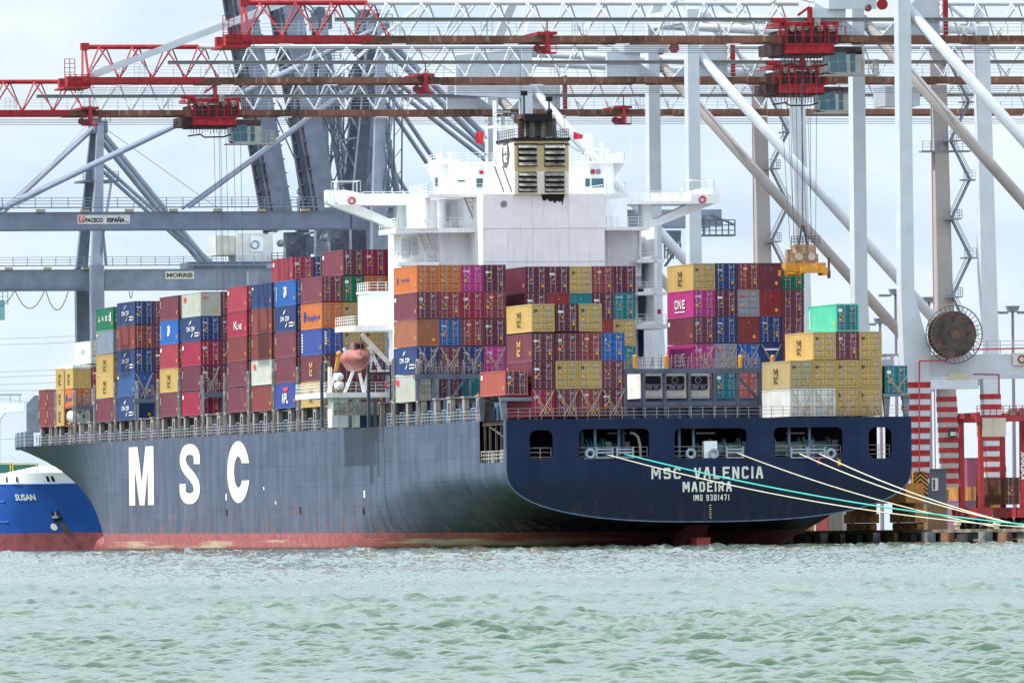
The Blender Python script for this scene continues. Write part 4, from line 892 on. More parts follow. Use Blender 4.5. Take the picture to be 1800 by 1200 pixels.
def end_art(art,H):
    r=[]; F=lambda x0,z0:(lambda x,y:(x0+x,-.08,z0+y))
    def t(b,x,z,w,h,mm,bold=.05): m=MB(); put_text(m,b,h,w,F(x,z),bold); r.append(('end_lettering',m,mm))
    def q(x,z,w,h,mm,name='end_tag'): m=MB(); m.box((x,-.085,z),(x+w,-.07,z+h)); r.append((name,m,mm))
    if art in('tex','CAI'): t(art,.22,H-.95,.62 if art=='tex' else .5,.3,MARK,.06)
    elif art=='ONE': t(art,.2,H-.85,.75,.3,mat('letter_pink',(228,170,205)))
    elif art=='OOCL': t(art,.2,H-.8,.8,.25,mat('emblem_red2',(226,60,70)))
    elif art=='CAPITAL': t(art,.18,H-.62,.85,.2,mat('letter_mint',(150,205,200)))
    elif art=='dot': q(.2,H-.9,.35,.2,MARK); m=MB(); m.tube((.75,-.085,H-.8),(.75,-.07,H-.8),.13,10); r.append(('green_disc',m,mat('tag_green',(130,200,60))))
    elif art=='tag': q(.25,H-.95,.4,.35,mat('tag_blue',(150,180,210))); q(.25,H-.95,.4,.14,mat('tag_yellow',(226,200,90)))
    elif art=='tagr': q(.6,H-.75,.45,.25,mat('tag_pink',(226,150,150)))
    elif art=='tagw': q(.2,H-.85,.42,.35,MARK)
    elif art=='m': t('M',.26,H-.72,.3,.17,BLACK,.05); t('SC',.26,H-.9,.3,.16,BLACK,.03)
    elif art=='cma': q(.2,H-.75,.55,.06,MARK); q(.4,H-.83,.4,.05,MARK)
    elif art=='line': q(.45,H-.75,1.7,.2,MARK)
    elif art=='vb': 
        for k in range(5): q(.3,H-.5-k*.3,.28,.18,MARK)
    elif art=='dotw': q(.35,H-.8,.15,.15,MARK)
    return r
GRP="shipping containers stacked on the ship"
LABELS=set()
def container(u,v,L,kind,label,H=2.896,Lc=12.19,variant=None,group=GRP):
    col,fr,sa,ea,words=K[kind]; i,z=PL(u,v,L); v_=rnd.randrange(6) if variant is None else variant
    root=thing('shipping_container',label,'container',(i,L,z),group)
    pm=paint(col); pe=paint({'turquoise':'teal','salmon':'dark maroon' if kind=='sal' else 'salmon'}.get(col,col))
    def inst(name,me,pm):
        o=add_mesh(name,me,root); o.material_slots[0].link='OBJECT'; o.material_slots[0].material=pm; return o
    inst('body',cm(('b',Lc,H,fr),lambda:body_mesh(Lc,H,fr)),pm)
    if not fr:
        for x in(.14,CW/2+.01): o=inst('door',cm(('d',H),lambda:door_mesh(H)),pe); o.location=(x,0,0)
        add_mesh('lock_rods',cm(('r',H),lambda:rods_mesh(H)),root)
        add_mesh('door_markings',cm(('mk',v_,H),lambda:marks_mesh(v_,H,'w')),root)
        add_mesh('warning_stickers',cm(('my',v_,H),lambda:marks_mesh(v_,H,'y')),root)
    else: 
        def fm():
            m=MB(); m.box((CW-.75,-.02,.5),(CW-.45,-.01,.85)); m.add([(1.2,-.02,H-.75),(1.36,-.02,H-.75),(1.28,-.02,H-.6)],[(0,1,2)]); return m.mesh('warning_stickers',MARKY)
        add_mesh('warning_stickers',cm(('fy',H),fm),root)
    def mk(key,fn):
        if key not in CM: CM[key]=[(n,m.mesh(n,mm)) for n,m,mm in fn()]
        return CM[key]
    for n,me in mk(('sa',sa,H,Lc),lambda:side_art(sa,H,Lc)): add_mesh(n,me,root)
    for n,me in mk(('ea',ea,H),lambda:end_art(ea,H)): add_mesh(n,me,root)
    return root
ORD=['bottom','second','third','fourth','fifth','sixth']; CORD=['first','second','third','fourth','fifth']
def block(phrase,L,us,vs,cols,single=False,c0=0):
    for c,(u,col) in enumerate(zip(us,cols)):
        for t,k in enumerate(col):
            if not k: continue
            i,z0=PL(us[0],vs[t],L); _,z1=PL(us[0],vs[t+1],L); H=2.591 if z1-z0<2.74 else 2.896
            colr,_,_,_,words=K[k]
            lab=f"{colr} container"+(f" {words}" if words else '')+f", {ORD[t]} tier"+('' if single else f", {CORD[c+c0]} column")+f", {phrase}"
            assert lab not in LABELS,lab; LABELS.add(lab); assert len(lab.split())<=16,lab
            # keep the pile straight: every column shares the first column's height above the water
            ii,_=PL(u,vs[t],L); r=container(u,vs[t],L,k,lab,H)
            r.location=WLD(ii,L,z0)
block('stern block at left',.5,[935,977,1018,1058],[733,683.5,634.5,583,534],[['mc','mt','mM','y'],['mb','y','mb','mt'],['br','y','br','y'],['mg','m','bbp']])
block('stern block at right',.5,[1389,1429.8,1470.4,1511],[731.5,682,632,583,533.5],[['w','yg'],['w','y','y'],['y','y','mb','tu'],['y','y','y']])
block('block under left bridge wing',44.5,[733,771.8,811.2,850.6],[705,656,608,560,513,465],[['ocw','n','bf','mb','ohs'],['m','m','bl','br','o'],['tf','n','br','mc','one'],['m','one','mg','br','mg']])
block('block below the funnel',44.5,[923.5,962.6,1001.8,1040.5,1079],[704,657,609,562,515.5,468.5],[['m','m','m','mt','dm'],['m','m','m','rf','mt'],['m','m','m','tf','y'],['m','m','bkf','mt','br'],['m','t','y','tc','dm']])
block('block below the yellow spreader',44.5,[1218.7,1257.5,1297,1336,1375.5],[700,651,603,556.5,509.5,461.5],[['m','one','mb','one','y'],['t','ocd','n','mt','n'],['or','bbp','bkf','ocd','br'],['or','nc','n','rf','mf'],['m','m','m','m','g']])
block('stack beside the lifeboat',96,[566,603.5,641,679],[714,668.5,622.5,576.5,530,483.7,438],[['y','mM','rb','oh','m',None],['m','m','y','y','g','mb'],['m','m','y','dm','o','mc'],[None,None,None,None,'o','mc']])
block('second stack left of lifeboat',111,[520],[716,671,626,581,535.5,490],[['apl','m','m','n','bb']],True)
block('third stack left of lifeboat',125.6,[477.5,514.5,551],[721,675,630,584.7,540,495.5,451],[['b','ocw','b','b','np',None],[None]*5+['pc'],[None]*5+['np']])
block('fourth stack left of lifeboat',140.4,[434],[723,678,633.5,589.5,545,500.8],[['m','m','b','kl','pc']],True)
block('stack below the MORRIS girder',169.5,[352.8,388.5],[729,685,641.5,598.3,555,511.8],[['mc','mt','mc','n','oc'],['mb','m','m','mb','m']])
block('stack with one yellow container',184,[313.3],[731,688,645.5,603,560.5,518],[['m','y','pc','bb','m']],True)
block('stack above the letter M',213,[236.8,270.5],[737.5,695.5,654,612,570,528.7],[['nf','blf','n','b','n'],['n','m','mt','m','m']])
block('stack topped by green UASC',228,[199.3],[740,698,657.5,620,579.5,539],[['m','y','y','s','gu']],True)
# under the outer raised boxes at the quarters
container(888,694.5,.6,'sal','salmon container standing on posts at the stern left of the centre stacks',2.591)
container(1556,691,.6,'t','teal container standing alone on posts at the right end of the stern')
# short stacks at the bow (20 ft boxes)
def box20(u,v,L,k,lab,H=2.591): return container(u,v,L,k,lab,H,6.058,group=GRP)
V=[748,717.5,682.5,649.5]
for t,(k,w) in enumerate((('y','bottom'),('y','middle'),('y','top'))): box20(112.5,V[t],263.3,k,f'small yellow container lettered MSC, {w} one in the stack left of the tank')
box20(128.5,716.5,257,'oh','small orange container lettered Hapag-Lloyd directly above the tank container'); box20(128.5,682,257,'yf','small yellow container lettered MSC above the orange one near the bow')
for t,w in((0,'lower'),(1,'upper')):
    box20(82.3,(750,719)[t],277.2,'b',f'{w} small brown red container at the very front of the deck')
    box20(97,(750,719)[t],270.8,'m',f'{w} small maroon container second from the very front of the deck')
container(159.5,638.5,257,'ug','white container lettered UASC standing above the yellow ones near the bow')
container(159.5,680,257,'mc','crimson container lettered CAI behind the orange one near the bow',2.591)
# folded flat racks on the bow stack
i,z=PL(128.5,649,257)
fr=thing('flat_rack_container','folded white flat rack lying on top of the yellow bow stack','flat rack',(i,257,z))
m=MB(); m.box((0,0,0),(2.4,12.2,.3)); m.build('base_frame',mat('rack_white',(214,214,206),streak=.5),fr)
m=MB(); m.box((0,.3,.32),(2.4,6,.6)); m.box((0,6.3,.32),(2.4,11.9,.6)); m.build('folded_end_wall',mat('rack_white',(214,214,206)),fr)
# tank container
i,z=PL(128.5,748.5,257); tk=thing('tank_container','white cylindrical tank in a red frame at the bottom of a bow stack','tank container',(i,257,z))
m=MB()
for x in(0,2.29):
    for y in(0,5.91): m.box((x,y,0),(x+.15,y+.15,2.59))
for z_ in(0,2.44):
    for x in(0,2.29): m.box((x,.15,z_),(x+.15,5.91,z_+.15))
    for y in(0,5.91): m.box((.15,y,z_),(2.29,y+.15,z_+.15))
for a,b in(((.1,.07,2.0),(.6,.07,2.5)),((2.3,.07,2.0),(1.8,.07,2.5)),((.1,.07,.6),(.6,.07,.1)),((2.3,.07,.6),(1.8,.07,.1))): m.beam(a,b,.1)
m.build('frame',mat('tank_frame_red',(150,40,50)),tk)
m=MB(); n=20; prof=[(.35,0),(.2,.6),(.12,.9),(.25,1.05),(.6,1.14)]
prof=[(.15,.0),(.2,.7),(.4,1.0),(.75,1.12),(5.3,1.12),(5.7,1.0),(5.85,.7),(5.9,0)]
vs=[(1.22+r_*math.cos(2*math.pi*k/n),y,1.3+r_*math.sin(2*math.pi*k/n)) for y,r_ in prof for k in range(n)]
m.add(vs,[(a*n+k,a*n+(k+1)%n,(a+1)*n+(k+1)%n,(a+1)*n+k) for a in range(len(prof)-1) for k in range(n)]); tkb=m.build('tank',mat('tank_white',(214,210,200),streak=.4),tk,smooth=True)
m=MB(); m.box((.7,.08,1.7),(1.1,.14,1.95)); m.box((1.3,.08,1.0),(1.6,.14,1.5)); m.build('tank_placard',mat('placard_grey',(120,110,112)),tkb)
m=MB(); m.stair((1.95,.05,.3),(1.95,.05,2.4),.35,(1,0,0),.3); m.build('ladder',WHITE,tkb)
# reefers seen through the lashing bridge
RF=mat('reefer_white',(216,214,202),streak=.3)
for n_,(u,w) in enumerate(((1126,'leftmost'),(1167,'middle'),(1208,'rightmost'))):
    i,z=PL(u,700,17); r=thing('refrigerated_container',f'white refrigerated container with machinery end, {w} of three behind the grey lashing frame','reefer container',(i,17,z),'refrigerated containers behind the stern frame')
    b=add_mesh('body',cm(('b',12.19,2.896,1),None),r) if ('b',12.19,2.896,1) in CM else add_mesh('body',cm(('b',12.19,2.896,1),lambda:body_mesh(12.19,2.896,1)),r)
    b.material_slots[0].link='OBJECT'; b.material_slots[0].material=RF
    m=MB(); m.poly(rrect(.25,.9,2.2,2.35,.25,4),lambda x,y,t:(x,-.03-t,y),.02); o=m.build('machinery_recess',BLACK,r)
    m=MB(); m.box((.3,-.3,1.3),(2.1,-.06,1.5)); m.box((.5,-.25,.95),(1.2,-.06,1.3)); m.box((1.4,-.28,.95),(1.9,-.06,1.4)); m.build('compressor',mat('machinery_grey',(120,125,130),var=.4,scale=3),o)
    m=MB(); m.box((.14,-.06,2.38),(2.3,-.01,2.75)); m.box((.14,-.08,.2),(2.3,-.01,.85)); m.build('machinery_panel',RF,r)
    if n_: m=MB(); m.tube((1.2,-.12,1.95),(1.2,-.06,1.95),.36,16); m.build('fan_housing',mat('fan_grey',(150,150,150)),o); m=MB(); m.tube((1.2,-.14,1.95),(1.2,-.12,1.95),.28,16); m.build('fan',DARK,o)
# lashing rods crossed over the container ends
def xrods(u,v0,v1,L,wpx=39):
    a=PL(u+1,v1,L); b=PL(u+wpx-2,v1,L); c=PL(u+wpx*.3,v0,L); d=PL(u+wpx*.72,v0,L); m=MB(); y=L-.25
    m.tube((a[0],y,a[1]),(d[0],y-.3,d[1]),.035,5); m.tube((b[0],y,b[1]),(c[0],y-.3,c[1]),.035,5)
    m.tube((a[0],y,a[1]),(d[0]-.35,y-.3,d[1]),.03,5); m.tube((b[0],y,b[1]),(c[0]+.35,y-.3,c[1]),.03,5); m.build('lashing_rods',mat('rod_rust',(168,148,130),.7),ship)
for u in(935,977,1018,1058): xrods(u,731,684,.5,41)
for u in(1389,1429.8,1470.4,1511): xrods(u,731,683,.5,40.5)
for u in(733,771.8,811.2,850.6): xrods(u,652,609,44.5)
for u in(1218.7,1257.5,1297,1336): xrods(u,648,604,44.5)
xrods(1556,690,660,.6,40); xrods(352.8,690,642,169.5,35); xrods(236.8,698,655,213,33); xrods(566,668,622,96,37)
# ================================================================== QUAY CRANES
QZ=1.4
def crane(idx,Lc,label,boomz=54.6,tip=-21,trolley_i=None,sp=20,red=True,fest=(),kinds=None,machine=True):
    base=(52,Lc,QZ); c=thing('quay_crane',label,'crane',base,'white ship to shore cranes along the quay'); B=base
    LN,LF=Lc-sp/2,Lc+sp/2; WI,LI=50.0,85.0; TOPZ=62.5; PZ0,PZ1=18.1,20.5
    def P(name,m,mm,par=None,smooth=False):
        return m.build(name,mm,par or c,smooth=smooth)
    def nb(): return MB(B)
    for L in(LN,LF):
        m=nb(); m.frustum((WI,L,27),(WI,L,TOPZ),1.45,2.0,1.35,1.9); WB=WI+1.1 if L==LN else WI+.15; m.frustum((WB-.15,L,PZ1-.3),(WI,L,27),3.0 if L==LN else 2.2,2.1,1.45,2.0); m.frustum((WB,L,6.5),(WB-.15,L,PZ1-.3),2.1,2.1,3.0 if L==LN else 2.2,2.1); P('leg',m,WHITE2)
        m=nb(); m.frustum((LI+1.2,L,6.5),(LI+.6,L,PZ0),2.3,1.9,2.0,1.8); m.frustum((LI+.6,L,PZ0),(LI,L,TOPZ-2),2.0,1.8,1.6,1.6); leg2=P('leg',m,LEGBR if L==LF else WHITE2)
        for i0 in(WI+.3,LI):
            m=nb()
            for k in range(9):
                z=7.0+k*1.22; f0=(z-6.5)/13.7; f1=(z-5.9)/13.7
                if i0<60: gw=.9 if L==LN else .1; m.frustum((WB-.15*f0,L,z),(WB-.15*f1,L,z+.6),2.1+gw*f0+.05,2.16,2.1+gw*f1+.05,2.16)
                else: f0=(z-6.5)/11.6; f1=(z-5.9)/11.6; m.frustum((LI+1.2-.6*f0,L,z),(LI+1.2-.6*f1,L,z+.6),2.3-.3*f0+.05,1.96-.1*f0,2.3-.3*f1+.05,1.96-.1*f1)
            P('warning_stripes',m,REDP)
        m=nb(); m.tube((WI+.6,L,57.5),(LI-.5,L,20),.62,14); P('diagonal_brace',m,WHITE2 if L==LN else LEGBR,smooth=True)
        m=nb(); m.box((WI+1.3,L-.8,PZ0),(LI-1,L+.8,PZ1-.2)); m.box((WI+1.3,L-1.0,PZ0-.12),(LI-1,L+1.0,PZ0)); P('portal_beam',m,WHITE2)
        m=nb(); m.tube((WI+.6,L,TOPZ-.8),(LI,L,TOPZ-2.5),.5,12); P('top_tie',m,WHITE2,smooth=True)
        m=nb(); m.frustum((WI,L,TOPZ),(WI+8,Lc+(L-Lc)*.25,84),1.2,1.4,.9,1); m.tube((WI+8,Lc+(L-Lc)*.25,84),(LI,L,TOPZ-2.5),.35,8); P('apex_frame',m,WHITE2)
        m=nb(); m.add([(WI-.72,L-.9,TOPZ-5),(WI-.72,L-.9,TOPZ),(WI-8,L-.9,TOPZ-1.2),(WI-8,L-.9,TOPZ-5)],[(0,1,2,3)]) if False else m.poly([(-9,56.5),(-.7,56.0),(-.7,62.2),(-9,61.4)],lambda x,y,t:(WI+x,L-.5+t,y),1.0)
        if idx==3 and L==LN: P('side_plate',m,WHITE2)
    for z in(PZ0+.3,TOPZ-1.4):
        for i0 in(WI,LI):
            m=nb(); m.box((i0-.6,LN+1,z),(i0+.6,LF-1,z+1.8)); P('cross_beam',m,WHITE2)
    m=nb()
    for i0 in(WI,LI): m.cut(); m.box((i0-1,LN-3,4.4),(i0+1,LF+3,6.5))
    P('sill_beam',m,mat('sill_ochre',(176,120,52),.7,var=.2,streak=.4))
    m=nb()
    for i0 in(WI,LI):
        for L in(LN,LF):
            m.cut()
            for q in(-4.2,-1.4,1.4,4.2):
                m.box((i0-.6,L+q-1.2,QZ+.9),(i0+.6,L+q+1.2,QZ+1.9)); m.box((i0-.5,L+q-.5,QZ+1.9),(i0+.5,L+q+.5,4.4))
                for w in(-.7,.7): m.tube((i0-.35,L+q+w,QZ+.45),(i0+.35,L+q+w,QZ+.45),.45,10)
    P('bogie',m,mat('bogie_ochre',(150,104,44),.7,var=.5,scale=.8,streak=.7,streakcol=(30,28,28)))
    # boom girder
    a0,b0=tip,118; hinge=47; zc=boomz; nodes=[]
    redend=tip+14.3
    for s in(-3,3):
        m=nb(); m.box((redend,Lc+s-.3,zc-.22),(b0,Lc+s+.3,zc+.36)); m.box((redend,Lc+s-.42,zc-.32),(b0,Lc+s+.42,zc-.23)); P('boom_rail_girder',m,RUSTY)
        m=nb(); m.box((a0,Lc+s-.32,zc-.24),(redend,Lc+s+.32,zc+.4)); P('boom_tip_girder',m,REDP)
    def diags(i0,i1,mm,name):
        m=nb(); x=i0; st_=3.9
        while x<i1-1:
            for s in(-3,3):
                off=.25*st_ if s>0 else 0
                m.tube((x+off,Lc+s,zc+.4),(x+off+st_/2,Lc+s*.12,zc+4.0),.095,6); m.tube((x+off+st_/2,Lc+s*.12,zc+4.0),(x+off+st_,Lc+s,zc+.4),.095,6)
            x+=st_
        return P(name,m,mm)
    diags(a0+.5,redend,REDP,'boom_tip_lattice'); diags(redend,hinge-6,WHITE2,'boom_lattice'); diags(hinge+8,b0,WHITE2,'back_lattice')
    m=nb(); m.tube((a0+.5,Lc,zc+4.05),(redend,Lc,zc+4.05),.28,8); m.box((a0+.4,Lc-.5,zc+3.7),(a0+1.3,Lc+.5,zc+4.5)); P('tip_top_chord',m,REDP)
    m=nb(); m.tube((redend,Lc,zc+4.05),(hinge-6,Lc,zc+4.0),.27,8); m.tube((hinge+8,Lc,zc+4.0),(b0,Lc,zc+4.0),.27,8); P('top_chord',m,WHITE2)
    m=nb(); 
    for k in range(5): x=a0+k*.9; 
    m.box((a0-2.2,Lc-3.4,zc-.9),(a0+.8,Lc+3.4,zc-.7)); m.box((a0-1.8,Lc-3.2,zc-.7),(a0+1,Lc-2.0,zc+.5)); m.box((a0-1.8,Lc+2,zc-.7),(a0+1,Lc+3.2,zc+.5)); m.beam((a0,Lc-3,zc),(a0+.6,Lc,zc+4),.25); m.beam((a0+.8,Lc-3,zc),(a0+.9,Lc,zc+4),.25); m.rail([(a0-2.1,Lc-3.3,zc-.9),(a0+1.2,Lc-3.3,zc-.9)],1.6,.7,.04); m.rail([(a0-2.1,Lc-3.2,zc-.9),(a0-.9,Lc-3.2,zc-.9)],3.4,.6,.04,(.4,.55,.7,.85,1)); P('tip_platform',m,REDP)
    m=nb(); m.box((a0+10 ,Lc-3.6,zc+1.85),(b0,Lc-3.3,zc+2.2)); m.box((a0+10,Lc-3.9,zc+2.2),(b0,Lc-3.2,zc+2.28)); P('cable_tray',m,mat('tray_grey',(140,140,140),.6,streak=.3))
    m=nb(); m.rail([(a0+1,Lc-3.7,zc+.4),(b0,Lc-3.7,zc+.4)],1.2,3.2,.03); 
    for k in range(9): x=a0+6+k*10; m.cut(); m.rail([(x,Lc-3.7,zc+.4),(x+1.2,Lc-3.7,zc+.4)],1.5,.6,.03)
    P('boom_walkway_rail',m,mat('walkway_rail_grey',(176,182,190)))
    m=nb(); 
    for k in range(10):
        x=a0+4+k*12.3; m.cut(); m.box((x,Lc-3.3,zc-.62),(x+1.5,Lc-2.6,zc-.5))
    P('boom_lamp',m,WHITE)
    m=nb()
    for q,zz in((-.8,-.9),(.4,-1.05),(1.2,-1.25),(-2,-.75)): m.tube((a0,Lc+q,zc+zz),(b0,Lc+q,zc+zz-.1),.03,4)
    P('trolley_cables',m,WIRE)
    # hinge housing with arm and sheaves
    m=nb(); m.poly([(-5.6,.4),(-4.8,3.9),(-2.2,2.4),(.6,.4)],lambda x,y,t:(hinge+x,Lc-3+t,zc+y),.5) ; m.box((hinge-5.6,Lc-3.4,zc+.4),(hinge-1.6,Lc-2.6,zc+3.3)); m.poly([(2.5,.4),(9,.4),(9,4.4),(6.5,4.4)],lambda x,y,t:(hinge+x,Lc-3+t,zc+y),.6); hh=P('hinge_housing',m,WHITE2)
    m=nb(); m.box((hinge-3.6,Lc-3.9,zc+3.2),(hinge+1.7,Lc-3.4,zc+4.3)); m.tube((hinge-5,Lc-3,zc+4),(hinge-8,Lc-1,zc+5),.2,6); P('hinge_arm',m,WHITE2,hh)
    m=nb(); m.tube((hinge+2.4,Lc-3.9,zc+3.7),(hinge+2.4,Lc-3.6,zc+3.7),.6,16); m.cut(); m.tube((hinge+.8,Lc-3.9,zc+3.3),(hinge+.8,Lc-3.6,zc+3.3),.4,12); P('sheave',m,REDP,hh)
    m=nb(); m.beam((hinge+9.6,Lc-3.2,zc+.4),(hinge+9.6,Lc-3.2,zc+4.6),.5); P('hinge_post',m,REDP,hh)
    # stays
    m=nb()
    for s in(-2.2,2.2):
        m.cut()
        if idx==2: m.beam((a0+1,Lc+s,zc+.5),(WI+8,Lc+s,84),.35,.75)
        m.tube((hinge-9,Lc+s*.2,zc+4.1),(WI+8,Lc+s,84),.22,6)
        m.tube((hinge-20,Lc+s*.2,zc+4.1),(WI+8,Lc+s,84),.18,6) if idx!=2 else None
    P('forestay',m,WHITE2)
    # stair tower beside the far landside leg
    m=nb(); L=LF; z=20; k=0; x0=LI+1.2
    while z<TOPZ-4:
        xa,xb=(x0,x0+2.3) if k%2==0 else (x0+2.3,x0)
        m.stair((xa,L-1.2,z),(xb,L-1.2,z+4.6),.7,(0,1,0),.45); m.box((xb-.9,L-1.9,z+4.5),(xb+1.1,L+.2,z+4.65)); m.rail([(xb-.9,L-1.9,z+4.6),(xb+1.1,L-1.9,z+4.6),(xb+1.1,L+.2,z+4.6)],1.1,.9,.03); z+=4.65; k+=1
    P('stair_tower',m,mat('stair_grey',(128,136,148)))
    m=nb(); m.tube((LI-1.1,LF-1.1,8),(LI-1.1,LF-1.1,TOPZ-4),.07,5); P('conduit',m,mat('pipe_red_faded',(170,120,118)))
    for ti in fest:
        m=nb(); y=Lc-3.9; m.box((ti-1,y,zc+.45),(ti+1.1,y+7.5,zc+.75)); m.box((ti-.2,y-.1,zc-1.4),(ti+.25,y+.2,zc+.8)); m.box((ti-.9,y,zc-1.6),(ti+1.0,y+1.2,zc-1.4)); m.beam((ti,y,zc+.7),(ti,y,zc+2.1),.12)
        m.rail([(ti-.9,y,zc-1.5),(ti+1,y,zc-1.5)],1.2,.6,.03); t_=P('cable_carriage',m,REDP)
        m=nb(); m.tube((ti-1.1,y-.1,zc-1.05),(ti-1.1,y+.3,zc-1.05),.42,12); m.tube((ti-.5,y-.1,zc-1.1),(ti-.5,y+.3,zc-1.1),.36,12); P('pulley',m,mat('dark_red',(96,28,34)),t_)
    if trolley_i is not None:
        t=trolley_i; y=Lc-4.1; zr=zc; zc=zc+.3
        m=nb(); m.box((t-3.1,y,zc-1.9),(t+2.4,y+8.2,zc-1.0)); m.box((t-3.1,y-.1,zc-1.05),(t+2.5,y+.1,zc-.85)); m.box((t-3.4,y+.2,zc+1.1),(t+3,y+7.9,zc+1.5))
        for q in(-3.0,-1.2,-.2,1.4,2.6): m.beam((t+q,y,zc-1),(t+q,y,zc+1.6),.14)
        m.beam((t-3.8,y,zc+1.2),(t-2.8,y,zc-.9),.16); m.beam((t-1.6,y,zc+2.2),(t-.3,y,zc+3.1),.25); m.box((t-.5,y-.1,zc+1.4),(t+.0,y+.3,zc+3.1)); m.box((t-4.4,y,zc+1.4),(t-2.8,y+1,zc+1.9)); m.rail([(t-3.8,y-.2,zc-.9),(t+3.6,y-.2,zc-.9)],1.9,.9,.05,(.5,1)); tr_=P('trolley_frame',m,mat('trolley_red',(158,32,42),.6,var=.25,scale=1.5,streak=.6,streakcol=(90,40,40),spec=.25))
        m=nb()
        for q,r_ in((-2.2,.3),(-1.4,.25),(.9,.33),(2.0,.36),(2.5,.3)): m.tube((t+q-.3,y+.2,zc+.8),(t+q+.3,y+.2,zc+.8),r_,12); m.tube((t+q,y,zc+.7),(t+q,y+1,zc+.7),r_*.9,12)
        m.cut(); m.box((t+.2,y-.05,zc+1.0),(t+.9,y+.3,zc+1.9)); P('hoist_machinery',m,mat('motor_grey',(150,140,135),var=.4,scale=2),tr_)
        m=nb(); m.box((t-2.9,y+.3,zc-.9),(t+2.9,y+8,zc+.7)); m.box((t-4.3,y+.5,zc-2.0),(t-3.1,y+7,zc-.8)); m.box((t+2.4,y+.4,zc-2.0),(t+5.6,y+6,zc-1.2)); m.box((t-3.0,y+.3,zc-2.1),(t+2.6,y+7.8,zc-1.9)); P('trolley_underframe',m,mat('dark_rust_steel',(66,40,42),.75,var=.4,streak=.5),tr_)
        m=nb(); r_=random.Random(3); 
        for k in range(16): x=t-3.2+k*.36; m.beam((x,y+1,zc-2.1),(x,y+1,zc-2.7-r_.random()*.4),.07)
        m.path([(t-3.6,y+1,zc-3.2),(t-2,y+1,zc-3.0),(t-1.5,y+1,zc-3.35),(t+1,y+1,zc-3.3),(t+2.2,y+1,zc-2.9),(t+4,y+1,zc-2.8)],.1,5); P('cable_catcher',m,mat('dark_rust_steel',(66,40,42)),tr_)
        t-=1.3; zc+=.8
        m=nb(); m.poly([(3.2,-4.7),(3.0,-2.5),(7.0,-2.5),(7.0,-4.9),(4.4,-4.95),(3.4,-4.85)],lambda x,yy,tt:(t+x,y+.4+tt,zc+yy),2.2); m.box((t+2.6,y+.2,zc-5.1),(t+8.8,y+2.8,zc-4.95)); m.rail([(t+7,y+.3,zc-4.95),(t+8.7,y+.3,zc-4.95),(t+8.7,y+2.7,zc-4.95)],1.6,.5,.035); m.box((t+4.2,y+1,zc-2.5),(t+6,y+2,zc-1.9)); cb=P('operator_cab',m,mat('cab_white',(158,158,152),streak=.7,streakcol=(60,55,50)))
        for q in((3.15,-3.55,4.1,-2.6),(4.2,-3.45,5.1,-2.6),(3.3,-4.65,4.25,-3.65),(4.35,-4.65,5.15,-3.55),(5.6,-3.55,6.1,-2.7),(5.6,-4.65,6.1,-3.7)):
            m=nb(); m.box((t+q[0],y+.33,zc+q[1]),(t+q[2],y+.4,zc+q[3])); P('cab_window',m,GLASS,cb)
        m=nb(); m.add([(t+3.14,y+.4,zc-4.6),(t+3.14,y+2.6,zc-4.6),(t+2.97,y+2.6,zc-2.6),(t+2.97,y+.4,zc-2.6)],[(0,1,2,3)]); P('cab_front_glass',m,GLASS,cb)
    return c
crane(1,36,'nearest white quay crane, its red tipped boom crossing the top of the picture',trolley_i=41.5,fest=(12.2,))
crane(2,133,'middle white quay crane with red boom tip above the yellow spreader',trolley_i=65,fest=(19.5,))
crane(3,222,'farthest white quay crane whose boom runs out past the left edge',trolley_i=11.8,fest=(-4.3,64))
# spreader hanging from the nearest crane
i,z=PL(1412,484,36); sp=thing('container_spreader','yellow container spreader with rusty headblock hanging on ropes above the stern containers','spreader',(i,36,z),None)
def nb2(): return MB((0,0,0))
m=nb2(); m.box((-2.2,-.9,.35),(2.3,.9,1.35)); m.box((-2.4,-1.1,.0),(-1.9,1.1,.6)); m.box((1.9,-1.1,.0),(2.5,1.1,.6)); m.box((-.6,-6,.3),(-.1,6,.9)); m.box((.4,-6,.3),(.9,6,.9)); m.box((-1.25,-6.1,.1),(1.25,-5.8,.7)); m.box((-1.25,5.8,.1),(1.25,6.1,.7)); m.build('spreader_beam',YEL,sp)
m=nb2()
for x,q in((-2.75,.4),(2.45,1)): m.cut(); m.box((x,-1.2,-.35),(x+.3,-.9,.5)); m.beam((x+.15,-1.05,.3),(x+.15,-1.05,1.9*q),.2)
m.build('corner_flipper',mat('flipper_brown',(90,60,50)),sp)
m=nb2(); put_text(m,'45',.45,.8,lambda x,y:(.4+x,-.95,.65+y),.05); m.build('spreader_number',MARK,sp)
m=nb2(); m.box((-1.5,-.8,1.4),(1.5,.8,2.3)); m.box((-1.1,-1,2.3),(1.2,1,3.3)); m.box((-1.9,-.5,1.4),(-1.4,.5,2.8)); hbk=m.build('headblock',mat('headblock_cream',(170,140,110),.7,var=.3,scale=1.5,streak=1,streakcol=(70,40,34)),sp)
m=nb2()
for q in(-.7,.7): m.cut(); m.tube((q-.0,-1.05,2.0),(q,-.85,2.0),.42,14)
m.build('headblock_sheave',mat('sheave_pale',(190,180,165)),hbk)
m=nb2()
for q in(-.45,.45): m.beam((q,0,3.3),(q*.2,0,5.4),.18)
m.rail([(-1.5,-.9,3.3),(1.6,-.9,3.3)],.9,.6,.04); m.build('cable_basket_frame',mat('dark_frame',(70,74,84)),hbk)
zt=54.6-z-2
m=nb2()
for a,b in((-1.2,-1.9),(-.7,-1.2),(.7,.4),(1.2,1.2)):
    for y in(-.8,.8): m.tube((a,y,3.0),(b,y*3,zt),.03,4)
m.tube((0,0,5.3),(.1,0,zt),.07,5); m.build('hoist_rope',WIRE,sp)
m=MB()
